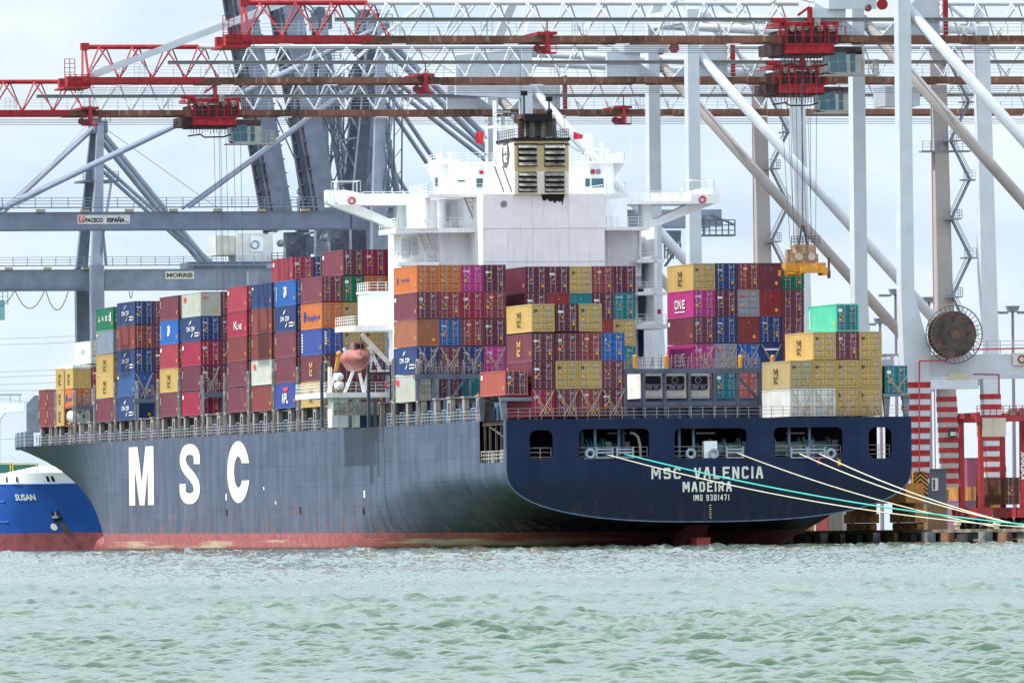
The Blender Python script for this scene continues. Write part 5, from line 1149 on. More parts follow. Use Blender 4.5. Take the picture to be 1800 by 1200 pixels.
for u in(376,384.5,387.5,397,410.5,422): 
    a=PL(u,222,222); m.tube((a[0],222,a[1]),(a[0]+.3,222,a[1]-30),.03,4)
solo(m,'hoist_rope',WIRE,'thin hoist ropes hanging below the trolley at the far left crane','crane rope')
# portal extras on the nearest crane: sign, logo plate, red conduit, cable reel, cabin
c1=[o for o in bpy.data.objects if o.name.startswith('quay_crane')][0]; B1=(52,36,QZ)
def part1(name,m,mm,par=None,smooth=False): return m.build(name,mm,par or c1,smooth=smooth)
m=MB(B1); i0,z1=PL(1667,655,25.1); i1,z0=PL(1704,668,25.1); m.box((i0,24.9,z0),(i1,25,z1)); part1('data_plate',m,mat('plate_cream',(206,200,170)))
m=MB(B1); i,z=PL(1796,631,25); m.box((i-1,24.95,z-.65),(i+1.3,25.05,z+.65)); pl=part1('logo_plate',m,mat('plate_beige',(206,196,180))); m=MB(B1); m.ring((i,24.9,z),(0,1,0),.38,.09,18,5); part1('logo_ring',m,mat('logo_dark',(110,70,80)),pl)
m=MB(B1); q=lambda u,v:(PL(u,v,24.4)[0],24.4,PL(u,v,24.4)[1]); m.path([q(1616,835),q(1616,634),q(1665,633),q(1665,615),q(1800,612)],.09,6); m.path([q(1711,657),q(1756,658),q(1756,700)],.09,6); part1('conduit',m,mat('conduit_red',(168,50,56)))
m=MB(B1); i,z=PL(1670,588,24.6); n=40
m.tube((i,23.0,z),(i,23.3,z),2.5,n); m.tube((i,24.3,z),(i,24.6,z),2.5,n); m.tube((i,23.3,z),(i,24.3,z),1.7,n); rl_=part1('cable_reel',m,mat('reel_bronze',(78,58,46),.5,var=.5,scale=1.2))
m=MB(B1)
for k in range(36):
    t=2*math.pi*k/36; m.beam((i+2.45*math.cos(t),22.9,z+2.45*math.sin(t)),(i+3.1*math.cos(t),22.9,z+3.1*math.sin(t)),.07); m.beam((i+.8*math.cos(t),22.95,z+.8*math.sin(t)),(i+1.3*math.cos(t),22.95,z+1.3*math.sin(t)),.09); m.beam((i+1.3*math.cos(t),22.97,z+1.3*math.sin(t)),(i+2.45*math.cos(t),22.97,z+2.45*math.sin(t)),.04)
m.ring((i,22.9,z),(0,1,0),3.12,.07,40,5); part1('reel_spokes',m,mat('spoke_brown_grey',(92,84,80)),rl_)
m=MB(B1); a=q(1668,616); b=q(1800,616); m.rail([(a[0],25.2,20.4),(84,25.2,20.4)],1.3,1.5,.04); part1('portal_rail',m,mat('rail_grey',(160,165,170)))
def q2(u,v,L): a=PL(u,v,L); return (a[0],L,a[1])
# gangway bracket at the landside leg of the middle crane
m=MB(); a=q2(1618,265,143); b=q2(1660,265,143); m.box((a[0],142,a[2]-.2),(b[0]+3,144,a[2])); m.rail([(a[0],142,a[2]),(b[0]+3,142,a[2])],1.1,1,.03); solo(m,'access_platform',mat('stair_grey',(128,136,148)),'small railed platform sticking out beside the weathered crane leg','platform')
m=MB(); a=q2(1556,152,200); b=q2(1590,186,200); m.box((a[0],200,b[2]),(b[0]+2,206,a[2])); m.box((a[0]+1,200.5,a[2]),(b[0],205,a[2]+.4)); solo(m,'machinery_house',mat('mh_grey',(160,164,170)),'grey machinery house on the rear boom at upper right','machinery house')
# ------------------------------------------------ older grey cranes
def gcrane(Lc,label,boomz,raised,hinge=47,sp=14,apex=68,tip=-45,depth=2.1,back=88,gap=3.4,wi=50,li=75,sign=None,stays=True,mh=False):
    base=(52,Lc,QZ); c=thing('grey_quay_crane',label,'crane',base,'grey blue quay cranes behind the ship'); nb=lambda:MB(base)
    P=lambda n,m,mm=GREYLEG,par=None:m.build(n,mm,par or c)
    LN,LF=Lc-sp/2,Lc+sp/2
    for k,L in enumerate((LN,LF)):
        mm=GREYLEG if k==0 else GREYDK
        m=nb(); m.frustum((wi,L,QZ+2),(wi,L,boomz+2),2.0,1.8,2.0,1.8); m.frustum((wi,L,boomz+2),(wi+1.5,Lc+(L-Lc)*.4,apex),1.7,1.5,1.0,1.0); P('leg',m,mm)
        m=nb(); m.frustum((li,L,QZ+2),(li,L,boomz+1),1.6,1.6,1.5,1.5); P('leg',m,mm)
        m=nb(); m.box((wi,L-.7,12),(li,L+.7,14)); P('portal_beam',m)
        m=nb(); m.tube((wi+1,L,14.5),(li-1,L,boomz-4),.45,8); P('diagonal_brace',m,mm)
        m=nb(); m.tube((wi+1.5,Lc+(L-Lc)*.4,apex-1),(back-10,Lc+(L-Lc)*.4,boomz+1),.42,8); m.tube((wi+1.5,Lc+(L-Lc)*.4,apex-6),(li-4,Lc+(L-Lc)*.4,boomz+1),.3,8); P('backstay',m)
    m=nb(); m.box((wi+.6,Lc-3,apex-1.5),(wi+2.6,Lc+3,apex+.4)); m.cut(); m.tube((wi+1.2,Lc-1.5,apex+.9),(wi+1.2,Lc+1.5,apex+.9),.8,12); m.box((wi-1.5,Lc-4,apex-9),(wi+4,Lc+4,apex-8.7)); m.rail([(wi-1.5,Lc-4,apex-8.7),(wi+4,Lc-4,apex-8.7)],1.2,.8,.05); m.rail([(wi,Lc-3,apex),(wi+3,Lc-3,apex)],1.5,.8,.05); m.stair((wi+.5,LN,boomz+3),(wi+2.5,LN,apex-9),.8,(0,1,0),.5); P('apex_head',m,GREYDK)
    for q in(-gap,gap):
        m=nb(); m.box((hinge,Lc+q-.6,boomz-depth/2),(back+12,Lc+q+.6,boomz+depth/2)); m.box((hinge,Lc+q-.8,boomz-depth/2-.2),(back+12,Lc+q+.8,boomz-depth/2)); P('rear_girder',m)
    if not raised:
        for q in(-gap,gap):
            m=nb(); m.box((tip,Lc+q-.6,boomz-depth/2),(hinge-.4,Lc+q+.6,boomz+depth/2)); m.box((tip,Lc+q-.8,boomz-depth/2-.2),(hinge-.4,Lc+q+.8,boomz-depth/2-.001)); bg_=P('boom_girder',m,mat('crane_boom_bluegrey',(120,128,146),.5,streak=.2,streakcol=(90,80,80)))  # plain blue-grey paint of the level booms
        m=nb()
        for x in range(int(tip)+3,int(hinge),11): m.cut(); m.box((x,Lc-gap+.6,boomz-.5),(x+.5,Lc+gap-.6,boomz+.4))
        P('boom_cross_tie',m)
        m=nb(); m.box((tip,Lc-gap-1.4,boomz+depth/2+.5),(back,Lc-gap-.7,boomz+depth/2+.65)); m.rail([(tip,Lc-gap-1.4,boomz+depth/2+.6),(back,Lc-gap-1.4,boomz+depth/2+.6)],1.25,2.2,.05); P('boom_walkway',m)
        m=nb()
        for x in range(int(tip)+6,int(hinge),6): m.cut(); m.box((x,Lc-gap-1,boomz+depth/2),(x+1.2,Lc-gap,boomz+depth/2+.35))
        P('boom_floodlight',m,mat('lamp_cream',(190,184,150)))
        if stays:
            m=nb()
            for q in(-1.3,1.3):
                m.tube((wi+1,Lc+q,apex-.5),(tip+14,Lc+q*2,boomz+depth/2+.6),.33,8); m.tube((wi+1,Lc+q,apex-6),(tip+39,Lc+q*2,boomz+depth/2+.6),.24,8)
            m.tube((wi+1,Lc,apex+.9),(tip+16,Lc,boomz+2),.06,4); m.tube((wi+1,Lc,apex+.5),(back-5,Lc,boomz+8),.05,4); P('forestay',m,mat('stay_grey',(128,134,150),.45))
    else:
        # boom luffed up: two box girders with a lattice between
        ang=R(raised); d=Vector((-math.cos(ang),0,math.sin(ang))); n=Vector((-math.sin(ang),0,-math.cos(ang))); o=Vector((hinge-1,Lc,boomz))
        for q in(-gap,gap):
            m=nb(); a=o+Vector((0,q,0))+d*2; b=o+Vector((0,q,0))+d*52; m.beam(a,b,1.5,2.7,up=(0,1,0)) if False else None
            w=1.35; vs=[]
            for p in(a,b):
                for sx,sy in((-1,-1),(1,-1),(1,1),(-1,1)): vs.append(p+n*sx*w+Vector((0,.7*sy,0)))
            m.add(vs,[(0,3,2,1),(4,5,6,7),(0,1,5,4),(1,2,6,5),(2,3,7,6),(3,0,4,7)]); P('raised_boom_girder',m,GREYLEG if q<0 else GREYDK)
            m=nb()
            for k in range(26):
                p=a+d*(k*1.95); m.beam(p+n*1.4+Vector((0,-.9,0)),p+n*1.4+Vector((0,.9,0)),.28); m.box(p+n*(-1.45)+Vector((-.1,-.85,-.1)),p+n*(-1.45)+Vector((.1,-.7,.1)))
            P('girder_ribs',m,GREYDK)
            m=nb(); m.tube(a+n*1.6+Vector((0,-.3,0)),b+n*1.6+Vector((0,-.3,0)),.3,6); P('boom_rail',m,mat('boom_rail_brown',(92,88,96),.8,var=.3))
        m=nb()
        for k in range(11):
            p=o+d*(3+k*4.8); m.beam(p+Vector((0,-gap,0))+n*.3,p+Vector((0,gap,0))+n*.3,.4); m.beam(p+Vector((0,-gap,0)),p+d*4.8+Vector((0,gap,0)),.22)
        P('boom_lattice',m,GREYDK)
        m=nb(); m.box((hinge-2.4,Lc-gap-1.6,boomz-3.2),(hinge+1.6,Lc+gap+1.6,boomz-2.6)); m.rail([(hinge-3.6,Lc-gap-1.6,boomz-2.6),(hinge+1.6,Lc-gap-1.6,boomz-2.6)],1.3,.9,.05); m.box((hinge-1.4,Lc-gap-1,boomz-2.6),(hinge+1.2,Lc-gap+1,boomz+1.6)); m.tube((hinge-.5,Lc-gap-1.2,boomz+.3),(hinge-.5,Lc+gap+1.2,boomz+.3),.5,12); P('boom_hinge',m,mat('hinge_grey',(104,108,120),.8,var=.3))
        m=nb()
        for q in(-1.5,1.5): m.tube((wi+1.5,Lc+q,apex),o+d*46+Vector((0,q,0)),.12,5); m.tube((wi+1.5,Lc+q,apex-3),o+d*25+Vector((0,q,0)),.12,5); m.tube((wi+1,Lc+q*2,boomz+6),o+d*30+Vector((-.5,q*2,0)),.1,5)
        m.stair((hinge+1.5,Lc-gap-1,boomz+2),(hinge-1.5,Lc-gap-1,boomz+22),.8,(0,1,0),.5); P('luffing_ropes',m,GREYDK)
        m=nb(); 
        for zz in(boomz+6,boomz+12,boomz+19,boomz+25): m.box((wi-2,LN-2,zz),(wi+2.5,LN-.5,zz+.25)); m.rail([(wi-2,LN-2,zz+.2),(wi+2.5,LN-2,zz+.2)],1.2,.9,.05); m.stair((wi-1,LN-1.6,zz-5.5),(wi+1.4,LN-1.6,zz),.7,(0,1,0),.5)
        for zz in range(14,int(apex-6),6):
            zb_=float(zz); m.tube((wi-.6,LN,zb_),(wi-.6,LF,zb_+6),.14,5); m.tube((wi-.6,LF,zb_),(wi-.6,LN,zb_+6),.14,5); m.beam((wi-.6,LN,zb_),(wi-.6,LF,zb_),.3); m.beam((wi+1.4,LN,zb_),(wi+3.6,LN,zb_+5.5),.15)
        for q in(1.6,2.3,3.0,4.1): m.tube((wi+q,LN-.4,14),(wi+q+1,LN-.4,apex-8),.12,5)
        for q in range(20,int(apex-8),3): m.beam((wi+3.0+(q-14)*.02,LN-.4,q),(wi+4.2+(q-14)*.02,LN-.4,q+1.5),.09)
        P('tower_platform',m,GREYDK)
        m=nb(); m.box((wi+2,Lc-6.5,boomz-8),(wi+14,Lc+6.5,boomz-3)); m.box((wi-1,Lc-7,boomz-10.5),(wi+24,Lc-6.6,boomz-8)); P('upper_frame',m,GREYLEG)
    if sign: sign(c,nb)
    return c
def sign_p(c,nb):
    L=Lp-3.4-.62; i0,z1=PL(136,378,L); i1,z0=PL(228.5,393.5,L); m=nb(); m.poly(rrect(i0,z0,i1,z1,.12,3),lambda x,y,t:(x,L-t,y),.05); s=m.build('name_board',mat('board_white',(212,212,204)),c)
    a,zb=PL(150,391,L); b,zt=PL(181,383,L); m=nb(); put_text(m,'PACECO',zt-zb,b-a,lambda x,y:(a+x,L-.08,zb+y),.045); m.build('board_lettering',BLACK,s)
    a,zb=PL(188,391,L); b,zt=PL(219,383,L); m=nb(); put_text(m,'ESPAÑA',zt-zb+.15,b-a,lambda x,y:(a+x,L-.08,zb+y),.045); m.build('board_lettering',BLACK,s)
    a,zb=PL(220.5,391,L); b,zt=PL(227,388.5,L); m=nb(); put_text(m,'S.A.',zt-zb,b-a,lambda x,y:(a+x,L-.08,zb+y),.03); m.build('board_lettering',BLACK,s)
    a,zb=PL(138.2,391.5,L); b,zt=PL(148.5,380,L); m=nb(); m.box((a,L-.08,zb),(b,L-.06,zt)); e=m.build('board_emblem',mat('emblem_orange',(206,92,52)),s); m=nb(); w_=b-a; m.box((a+w_*.3,L-.11,zb+.1),(a+w_*.45,L-.09,zt-.2)); m.ring((a+w_*.56,L-.1,(zb+zt)/2+.12),(0,1,0),w_*.2,.05,14,4); m.build('emblem_letter',mat('board_white',(212,212,204)),e)
def sign_m(c,nb):
    L=Lm-3.4-.62; i0,z1=PL(290.5,477,L); i1,z0=PL(341,490,L); m=nb(); m.box((i0,L-.05,z0),(i1,L,z1)); s=m.build('name_board',mat('board_white',(212,212,204)),c)
    m=nb(); H=z1-z0; put_text(m,'MORRIS',H*.6,(i1-i0)*.92,lambda x,y:(i0+(i1-i0)*.04+x,L-.09,z0+H*.2+y),.05); m.build('board_lettering',mat('letter_olive',(92,92,58)),s)
    m=nb(); i0,z1=PL(416,410,L+2); i1,z0=PL(480,459,L+2); m.box((i0,L+2,z0),(i1,L+12,z1)); h=m.build('machinery_house',mat('house_white',(206,208,206),.6,streak=.5),c)
    m=nb(); i2,_=PL(382,405,L+2); m.box((i2,L+3,z0+1),(i0,L+9,z1-.3)); m.build('house_annex',mat('annex_white',(196,196,186),streak=.5),h)
    m=nb(); a,zz=PL(441,416,L+1.9); m.box((a,L+1.9,zz-2.3),(a+1.9,L+1.98,zz)); pp=m.build('house_poster',WHITE,h); m=nb(); m.ring((a+.6,L+1.86,zz-1.2),(0,1,0),.6,.14,14,5); m.build('poster_emblem',mat('emblem_bluegrey',(130,150,170)),pp)
    m=nb(); m.box((i2-4,L+1,z0-1.2),(i1+6,L+12,z0-.02)); m.build('house_floor',GREYDK,h)
Lp=310; bz=PL(300,386,Lp-3.4)[1]
gcrane(Lp,'grey quay crane with a level boom carrying a white PACECO ESPAÑA board',bz,0,apex=70,tip=-14,back=86,sign=sign_p,li=80)
gcrane(337,'grey quay crane with its boom raised steeply, nearer the white ship bridge',PL(565,420,337)[1],80.5,apex=72,back=70,hinge=50.8,wi=54)
gcrane(368,'grey quay crane with its boom raised steeply, left of the other raised boom',PL(480,430,368)[1],80.5,apex=74,back=70,hinge=50.8,wi=54)
Lm=505; i_m,bz=PL(200,490,Lm-3.4)
gcrane(Lm,'distant grey quay crane with triangular head and a white MORRIS board on its girder',bz,0,hinge=i_m-1.5,sp=13,apex=PL(155,218,Lm)[1],tip=i_m-40,depth=2.9,back=i_m+26,wi=i_m-3.2,li=i_m+21,sign=sign_m)
# extras on the nearest crane
m=MB(B1); a=q2(1552,622,46); b=q2(1604,640,46); m.box((a[0],45,b[2]),(b[0],47,a[2])); m.rail([(a[0]+2,45,a[2]),(b[0],45,a[2])],.6,1,.04); part1('far_platform_beam',m,mat('weathered_beam',(150,146,142),streak=.3))
m=MB(B1); a=q2(1605,828,23.5); b=q2(1631,873,23.5); m.box((a[0],23.5,b[2]),(b[0],24,a[2])); cp=part1('chevron_board',m,mat('chevron_yellow',(206,150,60),.6,var=.2))
m=MB(B1); w=b[0]-a[0]; h=a[2]-b[2]; n=6
for k in range(-1,n):
    z0=b[2]+h*k/n; hh=h/n*.5; d=w*.42
    for s in(0,1):
        x0,x1=(a[0],a[0]+w/2) if s==0 else (a[0]+w/2,b[0]); za,zb_=(0,d) if s==0 else (d,0)
        pts=[(x0,z0+za),(x1,z0+zb_),(x1,z0+zb_+hh),(x0,z0+za+hh)]; pts=[(x,min(max(z,b[2]),a[2])) for x,z in pts]
        if max(p[1] for p in pts)-min(p[1] for p in pts)>.05: m.add([(x,23.46,z) for x,z in pts],[(0,1,2,3)])
part1('chevron_stripes',m,BLACK,cp)
m=MB(B1); a=q2(1626,826,30); b=q2(1664,884,30); m.box((a[0],30,b[2]),(b[0],34,a[2])); m.box((a[0]-.1,29.9,a[2]),(b[0]+.1,34.1,a[2]+.15)); cbn=part1('electrical_cabin',m,mat('cabin_bluegrey',(96,108,120),.6,streak=.2))
m=MB(B1); a=q2(1638,840,29.9); b=q2(1649,862,29.9); m.box((a[0],29.85,b[2]),(b[0],29.95,a[2])); wf_=part1('window_frame',m,WHITE,cbn); m=MB(B1); m.box((a[0]+.12,29.8,b[2]+.15),(b[0]-.35,29.86,a[2]-.15)); part1('pane',m,GLASSD,wf_)
# sign on the landside leg of the middle crane
c2=[o for o in bpy.data.objects if o.name.startswith('quay_crane')][1]
m=MB((52,133,QZ)); a=q2(1668,756,141.5); b=q2(1682.5,768,141.5); m.box((a[0],141.5,b[2]),(b[0],141.7,a[2])); sg=m.build('number_sign',BLACK,c2)
m=MB((52,133,QZ)); put_text(m,'28G',(a[2]-b[2])*.6,(b[0]-a[0])*.78,lambda x,y:(a[0]+.12+x,141.45,b[2]+.17+y),.05); m.build('sign_number',MARK,sg)
# ================================================================== QUAY
q=MB(); q.box((46,-160,-2.5),(400,900,QZ)); qo=q.build('quay',CONC); qo.location=WLD(0,0,0); qo.rotation_euler=(0,0,TH); tag(qo,kind='structure')
q=MB(); q.box((45.5,-160,QZ-.22),(46.6,500,QZ+.12)); qo=q.build('quay_edge',mat('quay_edge_concrete',(120,112,100),.85,var=.4,scale=.4)); qo.location=WLD(0,0,0); qo.rotation_euler=(0,0,TH); tag(qo,kind='structure')
rf=random.Random(5); words=['nearest','second','third','fourth','fifth','sixth','seventh','eighth','ninth','tenth','eleventh','twelfth','thirteenth']
for k in range(13):
    L=-33+k*7.6; t_=k%3
    m=MB((45.4,L,0)); 
    if t_==0: m.box((44.9,L,-.6),(45.45,L+3.4,1.15)); mm=TIMBER; w='brown timber'
    elif t_==1: m.box((44.6,L,-.8),(45.45,L+2.4,1.25)); mm=mat('fender_grey',(120,122,122),.8,var=.3,streak=.6); w='grey'
    else: m.box((44.8,L,-.6),(45.45,L+4.2,1.0)); mm=mat('fender_dark',(52,48,46),.9,var=.3); w='dark'
    m.box((45.3,L-.5,-.3),(45.45,L+4,.1))
    solo(m,'fender',mm,f'{w} fender on the quay wall, {words[k]} from the right edge','fender','fenders along the quay wall',base=(45.4,L,0))
def bollard(u,v,i,lab):
    L,z=PI_(u,v,i); b=thing('bollard',lab,'bollard',(i,L,QZ),'bollards on the quay'); m=MB(); m.tube((0,0,0),(0,0,.6),.28,12,.22); m.build('post',mat('bollard_cream',(190,172,140),.7,var=.2),b); m=MB(); m.tube((0,0,.55),(0,0,.85),.42,12,.36); m.build('cap',mat('bollard_cream',(190,172,140)),b)
bollard(1752,926,47.3,'cream bollard on the quay edge holding a pale mooring line'); bollard(1683,926,47.3,'cream bollard standing alone on the quay left of the red carrier')
# mooring lines
def rope(pa,pb,sag,r,mm,lab):
    a=Vector(pa);b=Vector(pb); pts=[]
    for k in range(25):
        t=k/24; p=a.lerp(b,t); p.z-=sag*4*t*(1-t); pts.append(p)
    m=MB(a); m.path(pts,r,6); solo(m,'mooring_line',mm,lab,'mooring line','mooring lines from the stern to the quay',base=(a.x,a.y,a.z))
def end(u,v,i): L,z=PI_(u,v,i); return (i,L,z)
def hole(u,v): i,z=PL(u,v,-.3); return (i,-.3,z)
rope(hole(1068,799),end(1830,928,47.2),1.2,.065,ROPEW,'pale mooring line from the leftmost stern opening, running just below the green line')
rope(hole(1098,798),end(1830,924,47.3),.9,.085,ROPEG,'bright green mooring line from the leftmost stern opening to the quay')
rope(hole(1296,796),end(1753,926,47.3),.7,.065,ROPEW,'pale mooring line from the middle stern opening')
rope(hole(1405,797),end(1835,929,47.4),.9,.06,ROPEW,'pale mooring line from the right stern opening, lower one of the pair')
rope(hole(1440,797),end(1840,933,47.6),.8,.06,ROPEW,'pale mooring line from the right stern opening, upper one of the pair')
for u,v,mm,w in((1475,812,MARKY,'yellow'),(1439,810,FLAGR,'red')):
    i,z=PL(u,v,-1.5); m=MB((i,-1.5,z)); m.box((i-.12,-1.55,z-.35),(i+.15,-1.45,z+.3)); m.beam((i,-1.5,z+.2),(i-.3,-1.5,z+.5),.05); solo(m,'rope_tag',mm,f'small {w} tag hanging on a mooring line at the stern','tag','tags on the mooring lines',base=(i,-1.5,z))
# straddle carrier
L=22; i0,_=PL(1722,900,L); zq=QZ
sc=thing('straddle_carrier','tall red straddle carrier standing on the quay among the crane legs','straddle carrier',(i0,L,zq))
SR=mat('carrier_red',(164,46,50),.6,var=.2,streak=.5,streakcol=(110,60,50))
for x,y in((0,0),(0,8),(4.6,0),(4.6,8)):
    m=MB(); m.frustum((x+.2,y,2.2),(x+.2,y,12.0),.5,.7,.45,.6); m.build('leg',SR,sc)
for x in(-.3,4.3):
    m=MB(); m.box((x-.3,-1.2,1.3),(x+1.3,9.2,2.4)); m.build('bogie_beam',SR,sc)
for x in(-.2,4.4):
    for y in(-.3,2.2,5.8,8.3): m=MB(); m.tube((x+.2,y,.65),(x+.8,y,.65),.65,16); w=m.build('wheel',RUBBER,sc); m=MB(); m.tube((x+.18,y,.65),(x+.82,y,.65),.3,12); m.build('rim',mat('rim_grey',(140,140,140)),w)
m=MB(); m.box((-.3,-.4,11.6),(5.2,.4,12.3)); m.box((-.3,7.6,11.6),(5.2,8.4,12.3)); m.box((-.3,.4,12.0),(.3,7.6,12.6)); m.box((4.6,.4,12.0),(5.2,7.6,12.6)); m.rail([(-.3,-.5,12.3),(5.5,-.5,12.3)],1,.7,.04); m.build('top_frame',SR,sc)
m=MB(); m.box((.3,-.5,10.0),(2.9,2,12.0)); m.build('engine_house',mat('engine_cream',(196,184,166),.6,streak=.7),sc)
m=MB(); m.box((4.8,-2.2,9.6),(6.6,-.4,11.6)); cbb=m.build('driver_cab',mat('carrier_dark',(60,50,52)),sc)
m=MB(); m.box((4.95,-2.25,10.0),(6.4,-2.2,11.3)); m.build('cab_window',GLASS,cbb)
m=MB(); m.tube((3.8,-.3,12.6),(3.8,.6,12.6),.45,12); m.tube((4.7,-.3,12.7),(4.7,.6,12.7),.4,12); m.build('hoist_drum',mat('motor_grey',(150,140,135)),sc)
m=MB(); put_text(m,'KALMAR',.5,3.0,lambda x,y:(4.6+.45-y,-.37,8.2-x) if False else (4.55+y,-.38,5.4+x),.05); m.build('vertical_lettering',MARK,sc)
m=MB(); m.box((5.0,-.6,.6),(5.6,-.3,2.6)); m.build('hazard_board',mat('chevron_yellow',(206,150,60)),sc)
i,z=PL(1766,886,28); K['brn']=('dark brown',0,'','','')
container(1767,886,28,'brn','dark brown container standing on the quay at the right edge of the picture',2.896,group='containers on the quay')
# lamp posts
for u,vt,i,lab in((1574,515,92,'tall quay lamp post with a cluster of grey lamps between two white crane legs'),(1547,566,110,'shorter looking lamp post left of the clustered lamp'),(1780,545,95,'tall lamp post at the right edge'),(1633,529,100,'lamp post above the cable reel')):
    L,z=PI_(u,vt,i); p=thing('lamp_post',lab,'lamp post',(i,L,QZ),'lamp posts in the yard'); h=z-QZ; m=MB(); m.tube((0,0,0),(0,0,h),.28,8,.16); m.build('pole',mat('pole_grey',(130,122,128)),p)
    m=MB(); m.tube((0,0,h-.1),(0,0,h+.5),.7,10,.9); m.beam((-1.8,0,h-.2),(1.8,0,h-.2),.12)
    for x in(-1.8,-1,1,1.8): m.box((x-.35,-.3,h-.45),(x+.35,.3,h-.15))
    m.build('lamp_head',mat('lamp_grey',(120,126,136)),p)
# yard boxes and cabins behind the legs
for k,(u0,u1,v0,v1,Lq,c,lab) in enumerate(((1632,1650,836,856,150,(60,92,150),'small blue yard container between the striped legs'),(1700,1724,805,835,190,(136,72,96),'mauve pink yard container behind the stair tower'),(1640,1668,862,905,120,(120,92,60),'ochre equipment cabinet behind the grey cabin'),(1690,1716,880,928,60,(130,100,120),'mauve equipment cabinet left of the red carrier'),(1480,1502,880,925,70,(196,190,170),'pale equipment box seen under the stern counter'),(1456,1478,895,928,90,(120,50,56),'dark red box seen under the stern counter'))):
    i0,z1=PL(u0,v0,Lq); i1,z0=PL(u1,v1,Lq); z0=QZ; i0=max(i0,47); m=MB((i0,Lq,z0)); m.box((i0,Lq,z0),(i1,Lq+6,z1)); 
    for x in range(int((i1-i0)/.4)): m.box((i0+.1+x*.4,Lq-.05,z0+.15),(i0+.25+x*.4,Lq,z1-.15))
    m.box((i0-.05,Lq-.06,z1-.1),(i1+.05,Lq+6.05,z1+.05))
    solo(m,'yard_box',mat(f'yard_paint_{k}',c,.6,streak=.4),lab,'storage box',base=(i0,Lq,z0))
# flags
for u0,v0,u1,v1,L,sh,lab in((836,232,850,252,77,0,'red square flag flying left of the radar mast'),(1008,231,1027,245,84,1,'red pennant flying right of the funnel')):
    i0,z1=PL(u0,v0,L); i1,z0=PL(u1,v1,L); m=MB((i0,L,z0)); n=8; W_=i1-i0; H_=z1-z0
    vs=[];
    for k in range(n+1):
        t=k/n; y=L+.12*math.sin(t*7); dr=(-.0 if not sh else .55*H_*t); top=z1-dr; bot=(z0 if not sh else z0+ .25*H_*t*0)
        vs+=[(i0+W_*t,y,top),(i0+W_*t,y,bot if not sh else z0+.0+.05*t)]
    m.add(vs,[(2*k,2*k+2,2*k+3,2*k+1) for k in range(n)])
    m.add([(a,b+.02,c) for a,b,c in vs],[(2*k+1,2*k+3,2*k+2,2*k) for k in range(n)])
    solo(m,'flag',FLAGR,lab,'flag',base=(i0,L,z0))
# ------------------------------------------------ smaller blue ship at the left
psi=R(36); D0=1452.; base=PY(182,968,D0); base.z=0
su=bpy.data.objects.new('coaster_ship',None); COL.objects.link(su); su.location=base; su.rotation_euler=(0,0,psi)   # local -y = ahead
tag(su,'smaller blue hulled ship lettered SUSAN with white forecastle behind the big ship bow','ship')
BLUEH=mat('blue_hull',(26,78,158),.4,var=.1,scale=.2,streak=.12,streakcol=(90,80,90)); REDH=mat('coaster_red',(146,78,82),.6,var=.2,scale=.8,streak=.6,streakcol=(90,60,50))
def cb(s,z):
    Ltop=max(0,(s+.9+ z*.32)); Lr=Ltop/ (26-1.1*z); w=min(1,Lr); return 8.2*(1-(1-w)**2.0)
def skin(za,zb_,nz,mm,name,smooth=True,off=0):
    S=[-5+.0,-4,-3,-2,-1,0,1,2.5,4,6,8,11,14,18,22,27,34,45,60,75]; vs=[];fs=[]
    for sd_ in(-1,1):
        o=len(vs)
        for s in S:
            for k in range(nz+1): z=za+(zb_-za)*k/nz; ss=max(s,-(.9+z*.32)); vs.append((sd_*(cb(ss,z)+off),ss,z))
        for a in range(len(S)-1):
            for k in range(nz): b=o+a*(nz+1)+k; fs.append((b,b+nz+1,b+nz+2,b+1))
    m=MB(); m.add(vs,fs); bm_=m.build(name,mm,su,smooth=smooth); return bm_
skin(-1.5,2.45,4,REDH,'boot_top'); hb_=skin(2.45,9.4,8,BLUEH,'blue_hull'); skin(9.4,11.0,2,WHITE,'white_forecastle')
m=MB(); m.ball((0,-2.6,.3),1.7,4.4,1.9,16,10); m.build('bulbous_bow',REDH,su,smooth=True)
m=MB(); S=[-4.4,-2,0,3,7,12,18,26,40,75]; vs=[(sd_*cb(s,11),s,11.0) for sd_ in(-1,1) for s in S]; n=len(S); m.add(vs,[(k,k+1,n+k+1,n+k) for k in range(n-1)]); m.build('forecastle_deck',WHITE,su)
m=MB(); m.add([(-6,3,11),(6,3,11),(0,-3,11),(-2,4,11.9),(2,4,11.9),(-7.5,14,11),(7.5,14,11),(-3,13,11.9),(3,13,11.9)],[(0,2,3),(2,1,4),(2,4,3),(0,3,7,5),(1,6,8,4),(3,4,8,7),(5,7,8,6)]); m.build('whaleback',WHITE,su)
def onhull(s,z,sd_=-1,off=.06):
    w=cb(s,z); return Vector((sd_*(w+off),s,z))
m=MB(); H=.95; 
put_text(m,'SUSAN',.9,3.6,lambda x,y:onhull(10.6-x,7.1+y+.0),.03); m.build('ship_name',MARK,su)
for s0,s1,z0,z1 in((4.1,5.4,3.9,5.6),):
    m=MB(); m.add([onhull(s1,z1-.2),onhull(s0,z1),onhull(s0,z0+.4),onhull(s1,z0)],[(0,1,2,3)]); ar=m.build('anchor_recess',DARK,su)
    m=MB(); p=onhull(4.7,4.7,-1,.25); m.box(p-Vector((.2,.7,.15)),p+Vector((.2,.7,.15))); m.beam(p,p+Vector((0,0,.8)),.25); m.build('anchor',mat('anchor_grey',(120,118,120),var=.3),ar)
m=MB(); m.add([onhull(4.8,3.9),onhull(4.1,4.0),onhull(3.0,2.3),onhull(4.3,2.3)],[(0,1,2,3)]); m.build('rust_run',mat('rust_run_brown',(96,84,84),.7,var=.3),su)
